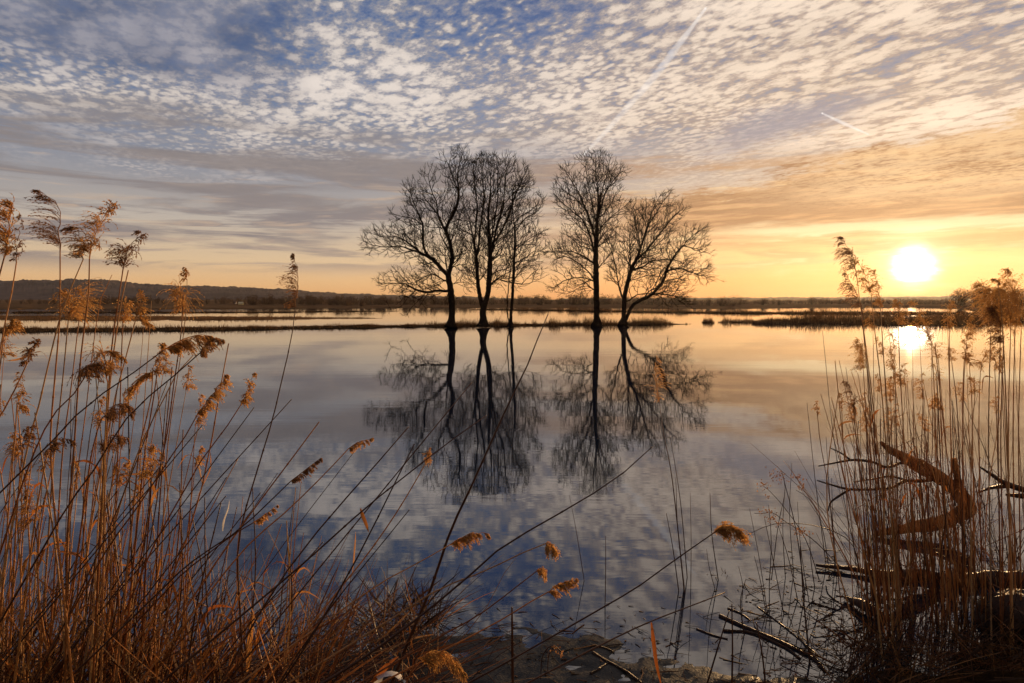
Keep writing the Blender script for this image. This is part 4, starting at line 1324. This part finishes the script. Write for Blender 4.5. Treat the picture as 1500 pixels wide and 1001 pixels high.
# ------------------------------------------------------------------ bare stalks
def bare(px, top, base, Y, label, group, r0=0.0042, dark=False, bend=0.0, name='reed_stalk', leaf=None, r=RR, kink=None):
    """A plumeless stalk: PX at its TOP pixel row, BASE the pixel column at its foot."""
    p1 = aty(px, top, Y + r.uniform(-0.12, 0.12))
    f = Vector((aty(base, 800, Y).x, Y, 0))
    f.z = max(0.0, ground(f.x, f.y)) - 0.03
    mid = f.lerp(p1, 0.55) + Vector((bend, r.gauss(0, 0.02), 0))
    S = smooth_path([f, mid, p1], 10)
    if kink:
        S = S[:7] + [S[6] + Vector((kink * 0.4 * k, 0.02 * k, -0.05 * k)) for k in (1, 2, 3)]
    n = len(S)
    b = MB()
    b.tube(*jointed(S, r0, r0 * 0.5, r), 5)
    if leaf:
        root = tag(empty(name, f), label, 'reed', group)
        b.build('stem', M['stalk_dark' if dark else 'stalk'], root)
        lb = MB()
        q = S[int(n * leaf[0])]
        s = leaf[1]
        leaf_mesh(lb, [q, q + Vector((0.05 * s, 0, 0.10)), q + Vector((0.13 * s, -0.01, 0.13)), q + Vector((0.22 * s, -0.02, 0.04 + 0.1 * r.random()))], r.uniform(0.009, 0.017), r)
        lb.build('leaf', M['leaf'], root)
        return root
    return tag(b.build(name, M['stalk_dark' if dark else 'stalk'], origin=f), label, 'reed', group)

LG = 'bare stalks of the dense left stand'
for i in range(98):
    u = RR.random()
    base = lerp(-60, 250, u ** 0.85) if i % 4 else RR.uniform(200, 420)
    Y = RR.uniform(2.75, 4.1)
    top = RR.uniform(500, 790) if base < 240 else RR.uniform(690, 850)
    px = base + RR.gauss(0.10, 0.13) * (950 - top)
    bare(px, top, base, Y, 'bare orange-brown reed stalk in the dense stand along the left bank', LG, r0=RR.uniform(0.0030, 0.0052), dark=RR.random() < 0.25, bend=RR.gauss(0, 0.055), kink=RR.choice((-0.12, 0.15, 0.2)) if RR.random() < 0.14 else None,
         leaf=(RR.uniform(0.4, 0.8), RR.choice((-1, 1)) * RR.uniform(0.4, 1.0)) if RR.random() < 0.34 else None)
LG2 = 'slanting stalks leaning out of the left bank'
for i in range(26):
    base = RR.uniform(-160, 330)
    top = RR.uniform(560, 860)
    px = base + RR.uniform(0.6, 1.15) * (1000 - top)
    bare(px, top, base, RR.uniform(2.6, 3.6), 'dark bare reed stalk slanting from the left bank towards the water', LG2, r0=RR.uniform(0.003, 0.005), dark=RR.random() < 0.75, bend=RR.gauss(0, 0.04))
RG = 'bare stalks of the sunward stand'
for i in range(88):
    u = RR.gauss(0.42, 0.28) if RR.random() < 0.7 else RR.random()
    base = lerp(1262, 1500, min(1.08, max(-0.02, u)))
    Y = RR.uniform(4.15, 5.3)
    top = RR.uniform(470, 720) if RR.random() < 0.75 else RR.uniform(560, 800)
    px = base - RR.gauss(0.085, 0.085) * (930 - top)
    bare(px, top, base, Y, 'bare upright reed stalk in the backlit stand under the sun', RG, r0=RR.uniform(0.0028, 0.0048), dark=RR.random() < 0.25, bend=RR.gauss(0, 0.05), kink=RR.choice((-0.15, 0.15, -0.2)) if RR.random() < 0.16 else None,
         leaf=(RR.uniform(0.5, 0.85), RR.choice((-1, 1)) * RR.uniform(0.3, 0.8)) if RR.random() < 0.26 else None)
WG = 'thin stalks standing in the shallow water'
for px, top, base, py in ((834, 725, 857, 851), (887, 785, 887, 890), (982, 640, 1008, 846), (990, 700, 1004, 860), (1011, 722, 1013, 862), (1040, 722, 1054, 850), (1035, 805, 1050, 862), (976, 752, 996, 866), (1182, 590, 1212, 830), (1160, 678, 1164, 840), (1150, 712, 1152, 846), (1126, 740, 1128, 856), (1140, 770, 1172, 880), (1098, 745, 1128, 900), (1145, 690, 1182, 870), (1105, 815, 1126, 900), (1082, 830, 1088, 880), (1210, 640, 1228, 850), (1218, 700, 1224, 838), (1168, 735, 1190, 890), (1186, 780, 1196, 860), (1092, 850, 1094, 930), (1120, 760, 1152, 900)):
    Y = onz(base, py).y
    bare(px, top, base, Y, 'thin dark stalk standing by itself in the shallow water', WG, r0=RR.uniform(0.0028, 0.0042), dark=True, bend=RR.gauss(0, 0.02))
bare(750, 890, 752, 3.2, 'thick cut-off stalk with pale splintered tip upright in the mud', None, r0=0.009, dark=True)
for px, top, base, Y, lab in ((1072, 885, 1076, 3.6, 'short stout stalk stub rising from the mud right of the red leaf'), (1068, 895, 1030, 3.6, 'stalk stub leaning over the stout one in the mud'), (1108, 912, 1128, 3.7, 'broken pale-tipped stub beside the floating sticks'), (1172, 800, 1192, 4.0, 'tall stub between floating sticks and sunward stand')):
    bare(px, top, base, Y, lab, None, r0=0.006, dark=True)
# ------------------------------------------------------------------ tangle on the banks, debris on the mud
M['straw'] = mat_plant('dry_straw', [(0.025, 0.010, 0.006), (0.16, 0.05, 0.013), (0.05, 0.018, 0.008), (0.55, 0.21, 0.05), (0.03, 0.012, 0.006), (0.62, 0.34, 0.13)], rough=0.6, transl=0.2)
M['straw_dark'] = mat_plant('wet_straw', [(0.012, 0.007, 0.005), (0.04, 0.018, 0.008), (0.14, 0.05, 0.016), (0.018, 0.009, 0.006), (0.26, 0.12, 0.04)], rough=0.6, transl=0.1, spec=0.12)

def tangle(name, n, pxr, yr, hr, lean, mat, seed, rr=(0.0013, 0.0032), wig=0.05, blade=0.25, kind='stuff', lean_sd=0.35, dens=None):
    r = random.Random(seed)
    b = MB()
    k = 0
    while k < n:
        px, Y = r.uniform(*pxr), r.uniform(*yr)
        if dens and r.random() > dens(px, Y):
            continue
        k += 1
        x = aty(px, 900, Y).x
        z = max(0.0, ground(x, Y)) - 0.02
        L = r.uniform(*hr)
        d = Vector((lean + r.gauss(0, lean_sd), r.gauss(0, 0.3), r.uniform(0.25, 1.0))).normalized()
        p = Vector((x, Y, z + 0.15 * r.random() ** 2))
        P = [p]
        for s in range(5):
            d = (d + Vector((r.gauss(0, wig), r.gauss(0, wig), r.gauss(0, wig) - 0.05))).normalized()
            P.append(P[-1] + d * L / 5)
        if r.random() < blade:
            sd = (d.orthogonal() + Vector((r.gauss(0, .5), r.gauss(0, .5), r.gauss(0, .5)))).normalized()
            w = r.uniform(0.005, 0.014)
            b.ribbon(P, [w * q for q in (0.6, 1, 1, 0.8, 0.55, 0.08)], sd)
        else:
            q = r.uniform(*rr)
            b.tube(P, [q, q, q * 0.9, q * 0.8, q * 0.65, q * 0.4], 3, cap=False)
    return tag(b.build(name, mat, smooth=False), kind=kind)

tangle('dry_grass', 1150, (-80, 470), (2.7, 4.1), (0.25, 0.85), 0.25, M['straw'], 1, rr=(0.0016, 0.004), dens=lambda px, Y: 1 if px < 330 else 0.55)
tangle('dry_grass', 420, (430, 640), (3.4, 4.5), (0.15, 0.5), 0.2, M['straw'], 2, lean_sd=0.6)
tangle('dry_grass', 200, (540, 640), (4.2, 4.7), (0.15, 0.42), 0.05, M['straw_dark'], 3, lean_sd=0.5)
tangle('dry_grass', 160, (-40, 620), (2.6, 3.6), (0.4, 1.1), 0.8, M['straw'], 6, rr=(0.0015, 0.0026), wig=0.12, blade=0.05)
tangle('wet_grass', 620, (1225, 1560), (3.4, 4.2), (0.1, 0.45), 0.0, M['straw_dark'], 4, lean_sd=0.9)
tangle('reed_undergrowth', 230, (1262, 1510), (4.2, 5.4), (0.5, 1.6), -0.10, M['straw'], 5, rr=(0.0016, 0.003), wig=0.03, blade=0.1, lean_sd=0.12)

def litter(name, n, pxr, pyr, Lr, mat, seed, rr, dens=None, tilt=0.12):
    r = random.Random(seed)
    b = MB()
    k = 0
    while k < n:
        px, py = r.uniform(*pxr), r.uniform(*pyr)
        if dens and r.random() > dens(px, py):
            continue
        k += 1
        p = onz(px, py)
        p.z = max(0.0, ground(p.x, p.y)) + 0.003
        a = r.gauss(-0.5, 0.9)
        L = r.uniform(*Lr) * r.random()
        d = Vector((math.cos(a), math.sin(a), r.gauss(0, tilt))) * L
        q = r.uniform(*rr)
        m_ = p + d * 0.5 + Vector((r.gauss(0, .05), r.gauss(0, .05), 0)) * L
        b.tube([p, m_, p + d], [q, q, q * 0.6], 4, cap=False)
    return tag(b.build(name, mat, smooth=False), kind='stuff')

litter('plant_debris', 260, (640, 1010), (872, 1010), (0.03, 0.25), M['straw_dark'], 11, (0.001, 0.0035), dens=lambda x, y: sstep(868, 930, y))
litter('plant_debris', 380, (1000, 1270), (830, 1010), (0.03, 0.3), M['straw_dark'], 12, (0.001, 0.0035), dens=lambda x, y: sstep(1000, 1120, x))
litter('plant_debris', 260, (1150, 1480), (800, 960), (0.03, 0.3), M['straw_dark'], 13, (0.0015, 0.004))

# ------------------------------------------------------------------ driftwood and sticks
def wood_tube(b, pts, rads, seed, sides=10, knots=0.18, n=26):
    P = smooth_path(pts, n)
    Rr = []
    for i in range(n):
        f = i / (n - 1) * (len(rads) - 1)
        j = min(len(rads) - 2, int(f))
        Rr.append(lerp(rads[j], rads[j + 1], f - j))
    v0 = len(b.v)
    b.tube(P, Rr, sides)
    for k in range(v0, len(b.v)):
        i = (k - v0) // sides
        c = P[min(i, n - 1)]
        v = Vector(b.v[k])
        b.v[k] = c + (v - c) * (1 + knots * (1.3 * fbm(v.x * 9, v.y * 9 + v.z * 14, seed, 3) + 1.1 * fbm(v.x * 34, v.y * 34 + v.z * 40, seed, 3)))

M['drift'] = mat_ground('driftwood', (0.12, 0.042, 0.015), (0.42, 0.17, 0.055), 9.0, bump=0.012, rough=0.7)
M['drift_dark'] = mat_ground('wet_wood', (0.012, 0.006, 0.004), (0.05, 0.02, 0.009), 9.0, bump=0.012, rough=0.5, spec=0.2)

def wp(pts, Y, dY=0.0):
    n = len(pts)
    return [aty(x, y, Y + dY * i / (n - 1)) for i, (x, y) in enumerate(pts)]

def branchwood(name, label, cat, parts, group=None):
    root = None
    for pn, pts, rads, mat, seed in parts:
        if root is None:
            root = tag(empty(name, pts[0]), label, cat, group)
        b = MB()
        wood_tube(b, pts, rads, seed, 14 if max(rads) > 0.025 else 6, 0.17 if max(rads) > 0.025 else 0.14, 60 if max(rads) > 0.025 else 20)
        b.build(pn, M[mat], root)
    return root

Yb = 6.2
branchwood('driftwood_branch', 'thick crooked driftwood branch bent like an elbow among the sunward reeds', 'driftwood', [
    ('limb', wp([(1286, 782), (1310, 777), (1340, 772), (1378, 766), (1405, 754), (1417, 744), (1404, 722), (1388, 708), (1366, 694), (1345, 682), (1322, 669), (1304, 660), (1290, 648)], Yb), [0.024, 0.036, 0.05, 0.056, 0.064, 0.07, 0.066, 0.06, 0.062, 0.066, 0.052, 0.034, 0.016], 'drift', 1),
    ('stub', wp([(1410, 742), (1404, 710), (1397, 672)], Yb - 0.05), [0.036, 0.03, 0.026], 'drift', 2),
    ('twig', wp([(1345, 684), (1322, 678), (1300, 685), (1278, 677), (1250, 674), (1225, 678), (1199, 683)], Yb, -0.4), [0.018, 0.016, 0.013, 0.012, 0.012, 0.009, 0.005], 'drift_dark', 3),
    ('twig', wp([(1246, 674), (1232, 664), (1215, 656)], Yb - 0.3), [0.009, 0.007, 0.004], 'drift_dark', 4),
    ('twig', wp([(1374, 702), (1350, 705), (1325, 705), (1308, 714), (1280, 717), (1245, 717), (1220, 711), (1197, 704)], Yb, -0.4), [0.02, 0.017, 0.014, 0.013, 0.012, 0.012, 0.009, 0.005], 'drift_dark', 5),
    ('twig', wp([(1245, 717), (1230, 726), (1217, 736), (1213, 749)], Yb - 0.3), [0.012, 0.01, 0.008, 0.005], 'drift_dark', 6),
    ('twig', wp([(1330, 705), (1305, 698), (1280, 702), (1250, 706)], Yb - 0.15), [0.012, 0.01, 0.008, 0.005], 'drift_dark', 7)])
branchwood('dead_branch', 'dead forked branch reaching in from the picture edge behind the elbow-shaped driftwood', 'driftwood', [
    ('limb', wp([(1668, 868), (1640, 800), (1590, 748), (1530, 724), (1500, 718), (1470, 707), (1452, 695), (1435, 684)], 5.6), [0.06, 0.058, 0.054, 0.048, 0.04, 0.03, 0.02, 0.008], 'drift_dark', 8),
    ('twig', wp([(1478, 712), (1458, 714), (1443, 718), (1432, 723)], 5.6), [0.02, 0.017, 0.012, 0.006], 'drift_dark', 9),
    ('twig', wp([(1530, 727), (1500, 727), (1474, 725)], 5.55), [0.03, 0.024, 0.012], 'drift_dark', 10)])
def flat(pts, z=0.01):
    return [onz(x, y, z) for x, y in pts]
branchwood('fallen_log', 'long dark log lying in the shallow water through the sunward stand', 'log', [
    ('trunk_wood', flat([(1195, 828), (1250, 834), (1300, 843), (1345, 841), (1400, 851), (1450, 850), (1540, 858), (1640, 862), (1720, 880), (1760, 900)], 0.03), [0.012, 0.02, 0.035, 0.04, 0.06, 0.09, 0.11, 0.10, 0.08, 0.03], 'drift_dark', 11)])
branchwood('rotten_stump', 'rotten dark stump at the bank end of the long log', 'tree stump', [
    ('stump_wood', [onz(1492, 925, -0.05), onz(1494, 915, 0.1) + Vector((0, 0.0, 0.0)), onz(1490, 905, 0.22), onz(1485, 893, 0.3)], [0.26, 0.22, 0.17, 0.11], 'drift_dark', 12),
    ('root', [onz(1480, 915, 0.12), onz(1462, 900, 0.1), onz(1446, 886, 0.05), onz(1438, 882, -0.02)], [0.10, 0.07, 0.05, 0.03], 'drift_dark', 13)])
branchwood('water_branch', 'short black branch slanting out of the water below the long log', 'branch', [
    ('limb', [onz(1238, 876, 0.02), onz(1262, 885, 0.05), onz(1282, 898, 0.04), onz(1302, 912, -0.02)], [0.012, 0.028, 0.034, 0.03], 'drift_dark', 14)])
SG = 'sticks afloat at the muddy edge'
for pts, rad, lab in (
        ([(1054, 903), (1085, 917), (1130, 936), (1190, 965), (1208, 984)], 0.011, 'longest pale floating stick, curving at its end'),
        ([(1060, 925), (1100, 928), (1150, 950), (1172, 966)], 0.009, 'second floating stick lying just inside the longest one'),
        ([(1020, 922), (1046, 932), (1066, 937)], 0.006, 'short floating stick nearest the open water'),
        ([(1066, 892), (1084, 899), (1100, 910)], 0.006, 'small pale stick behind the longest floating one'),
        ([(1110, 890), (1150, 920), (1200, 962)], 0.005, 'thin straight stick slanting across the floating ones'),
        ([(1188, 883), (1215, 891), (1232, 896)], 0.006, 'small dark stick between sunward stand and floating sticks'),
        ([(868, 957), (888, 970), (915, 985), (940, 1003)], 0.008, 'brown stick half sunk in the mud below the dark blue water'),
        ([(865, 990), (880, 981), (891, 973)], 0.008, 'side twig lying against the half sunk brown stick'),
        ([(866, 946), (885, 950), (900, 957)], 0.006, 'black sliver of wood at the edge of the mud')):
    b = MB()
    P = [onz(x, y, 0.0) for x, y in pts]
    for p in P: p.z = max(0.0, ground(p.x, p.y)) + rad * 0.6
    wood_tube(b, P, [rad, rad, rad * 0.7], len(lab), 6, 0.25, 16)
    tag(b.build('stick', M['drift_dark'], origin=P[0]), lab, 'stick', SG)

# withered leaves and weeds at the bank
def leaf_thing(label, pts, Y, w, mat='leaf', twist=0.5, seed=1):
    r = random.Random(seed)
    b = MB()
    P = [aty(x, y, Y) for x, y in pts]
    leaf_mesh(b, P, w, r, twist)
    return tag(b.build('dead_leaf', M[mat], origin=P[0]), label, 'leaf')

M['pale_leaf'] = mat_plant('pale_leaf', [(0.11, 0.055, 0.028)], rough=0.8, transl=0.3)
leaf_thing('broad pale curled leaf lying at the bottom of the picture', [(548, 1003), (562, 990), (580, 988), (598, 1004)], 2.9, 0.075, 'pale_leaf', 0.3, 5)
leaf_thing('long rust-red leaf blade rising beside the broad pale one', [(545, 1000), (558, 985), (572, 970), (584, 962)], 2.9, 0.03, 'leaf', 0.4, 6)
leaf_thing('folded brown leaf blade standing upright over the rippled water', [(516, 838), (518, 815), (520, 795), (521, 779)], 2.7, 0.028, 'leaf', 0.2, 7)
leaf_thing('curled tan leaf like a cigar among the leaning stalks', [(326, 778), (328, 762), (334, 745), (336, 733)], 2.8, 0.026, 'pale_leaf', 0.4, 8)
leaf_thing('orange leaf strip dangling from a slanting stalk', [(308, 663), (309, 680), (307, 690), (294, 718), (286, 735)], 2.8, 0.014, 'leaf', 0.5, 9)
leaf_thing('wide rust-brown leaf blade at the foot of the left stand', [(362, 985), (366, 940), (370, 910), (372, 895)], 3.1, 0.035, 'leaf', 0.3, 10)
leaf_thing('bowed rust-brown leaf curling over near the wide blade', [(376, 960), (378, 930), (386, 908), (398, 898)], 3.1, 0.026, 'leaf', 0.5, 12)

def weed(label, stems, Y, seeds, group='withered weeds at the sunward stand'):
    r = random.Random(len(label))
    root = None
    for pts in stems:
        W = [aty(x, y, Y) for x, y in pts]
        if root is None:
            q = W[-1].copy()
            root = tag(empty('withered_weed', q), label, 'weed', group)
        b = MB()
        S = smooth_path(W, 14)
        b.tube(S, [lerp(0.0018, 0.0036, i / 13) for i in range(14)], 5)
        b.build('stem', M['stalk_dark'], root)
    for (x, y, n, s) in seeds:
        b = MB()
        c = aty(x, y, Y)
        for k in range(n):
            p = c + Vector((r.gauss(0, s), r.gauss(0, s), r.gauss(0, s * 0.7)))
            d = Vector((r.gauss(0, 1), r.gauss(0, 1), r.gauss(0, 1))).normalized() * r.uniform(0.008, 0.018)
            w = d.cross(Vector((0.2, 1, 0.3))).normalized() * 0.005
            v = len(b.v)
            b.v += [p, p + d * .5 + w, p + d, p + d * .5 - w]
            b.f.append((v, v + 1, v + 2, v + 3))
        b.build('seed_tuft', M['plume_dark'], root, smooth=False)

weed('arched weed with loose golden tufts bowing over the plume mop', [[(1086, 790), (1110, 776), (1140, 767), (1180, 768), (1220, 778), (1250, 800), (1262, 850)]], 4.6, [(1090, 792, 30, 0.02), (1140, 766, 20, 0.02), (1176, 780, 30, 0.03)])
weed('forked weed with fine seed tufts before the blue cloud reflection', [[(1118, 712), (1126, 718), (1150, 745), (1180, 790), (1200, 850)], [(1146, 692), (1150, 720), (1140, 770), (1130, 850)]], 4.9, [(1118, 710, 26, 0.025), (1140, 698, 50, 0.035), (1170, 700, 30, 0.02), (1124, 728, 10, 0.01)])
weed('curved weed with a hanging dark pod beside the forked one', [[(1166, 718), (1176, 724), (1192, 740), (1206, 780), (1216, 850)]], 4.8, [(1172, 714, 24, 0.018), (1172, 780, 20, 0.02)])
weed('low arched weed crossing the floating debris', [[(1105, 752), (1115, 753), (1130, 750), (1150, 764), (1190, 790), (1230, 830)]], 4.9, [(1125, 752, 40, 0.03), (1132, 760, 12, 0.012)])
weed('arching dead weed hooked over the mud at the edge of the blue water', [[(792, 996), (794, 965), (802, 950), (812, 946), (822, 955)], [(802, 985), (804, 960), (812, 950)]], 3.6, [(815, 950, 20, 0.015), (820, 958, 12, 0.01)], group=None)
# ------------------------------------------------------------------ contrails high above, haze over the plain
def contrail(label, pts, px_w, alt, seed):
    r = random.Random(seed)
    P, Wd = [], []
    for (x, y), w in zip(pts, px_w):
        d = ray(x, y)
        t = (alt - CAM_Z) / d.z
        P.append(Vector((0, 0, CAM_Z)) + d * t)
        Wd.append(w * 0.5 * t / 1000.0)
    n = 60
    S = smooth_path(P, n)
    b = MB()
    rr = []
    for i in range(n):
        f = i / (n - 1) * (len(Wd) - 1)
        j = min(len(Wd) - 2, int(f))
        rr.append(lerp(Wd[j], Wd[j + 1], f - j) * (1 + 0.25 * fbm(i * 0.35, seed, 0)))
    b.tube(S, rr, 16)
    m, t = material('ice_cloud')
    co = t.n('ShaderNodeTexCoord').outputs['Object']
    lw = t.n('ShaderNodeLayerWeight')
    lw.inputs['Blend'].default_value = 0.5
    soft = t.m('POWER', t.sub(1.0, lw.outputs['Facing']), 1.2)
    nz_ = t.ss(0.30, 0.68, t.noise(co, 0.0009, 5, 0.65))
    a = t.mul(t.mul(soft, t.add(0.38, t.mul(nz_, 0.62))), 0.82 if len(pts) > 3 else 1.0)
    em = t.n('ShaderNodeEmission')
    em.inputs['Color'].default_value = (0.76, 0.72, 0.69, 1)
    tr = t.n('ShaderNodeBsdfTransparent')
    mx = t.n('ShaderNodeMixShader')
    t.put(mx.inputs[0], a)
    t.put(mx.inputs[1], tr.outputs[0])
    t.put(mx.inputs[2], em.outputs[0])
    out = t.n('ShaderNodeOutputMaterial')
    t.put(out.inputs[0], mx.outputs[0])
    return tag(b.build('contrail', m, origin=P[0]), label, 'contrail')

contrail('long faint contrail falling from the top of the sky to the tall upright tree', [(1034, 12), (1000, 58), (962, 108), (930, 145), (890, 190), (856, 226)], [4, 13, 12, 10, 8, 3], 9000.0, 1)
contrail('short bright contrail high above the sun', [(1204, 166), (1236, 181), (1272, 197)], [2.5, 6, 2], 10000.0, 2)

def haze():
    b = MB()
    x, y0, y1, z0, z1 = 2950.0, -120.0, 2950.0, -3.0, 170.0
    b.v = [Vector(p) for p in ((-x, y0, z0), (x, y0, z0), (x, y1, z0), (-x, y1, z0), (-x, y0, z1), (x, y0, z1), (x, y1, z1), (-x, y1, z1))]
    b.f = [(0, 3, 2, 1), (4, 5, 6, 7), (0, 1, 5, 4), (1, 2, 6, 5), (2, 3, 7, 6), (3, 0, 4, 7)]
    m = bpy.data.materials.new('haze')
    m.use_nodes = True
    t = NT(m.node_tree)
    v = t.n('ShaderNodeVolumePrincipled')
    v.inputs['Color'].default_value = (0.92, 0.90, 0.90, 1)
    v.inputs['Density'].default_value = 0.00004
    v.inputs['Anisotropy'].default_value = 0.66
    out = t.n('ShaderNodeOutputMaterial')
    t.put(out.inputs['Volume'], v.outputs[0])
    tag(b.build('haze', m, smooth=False), kind='stuff')

haze()
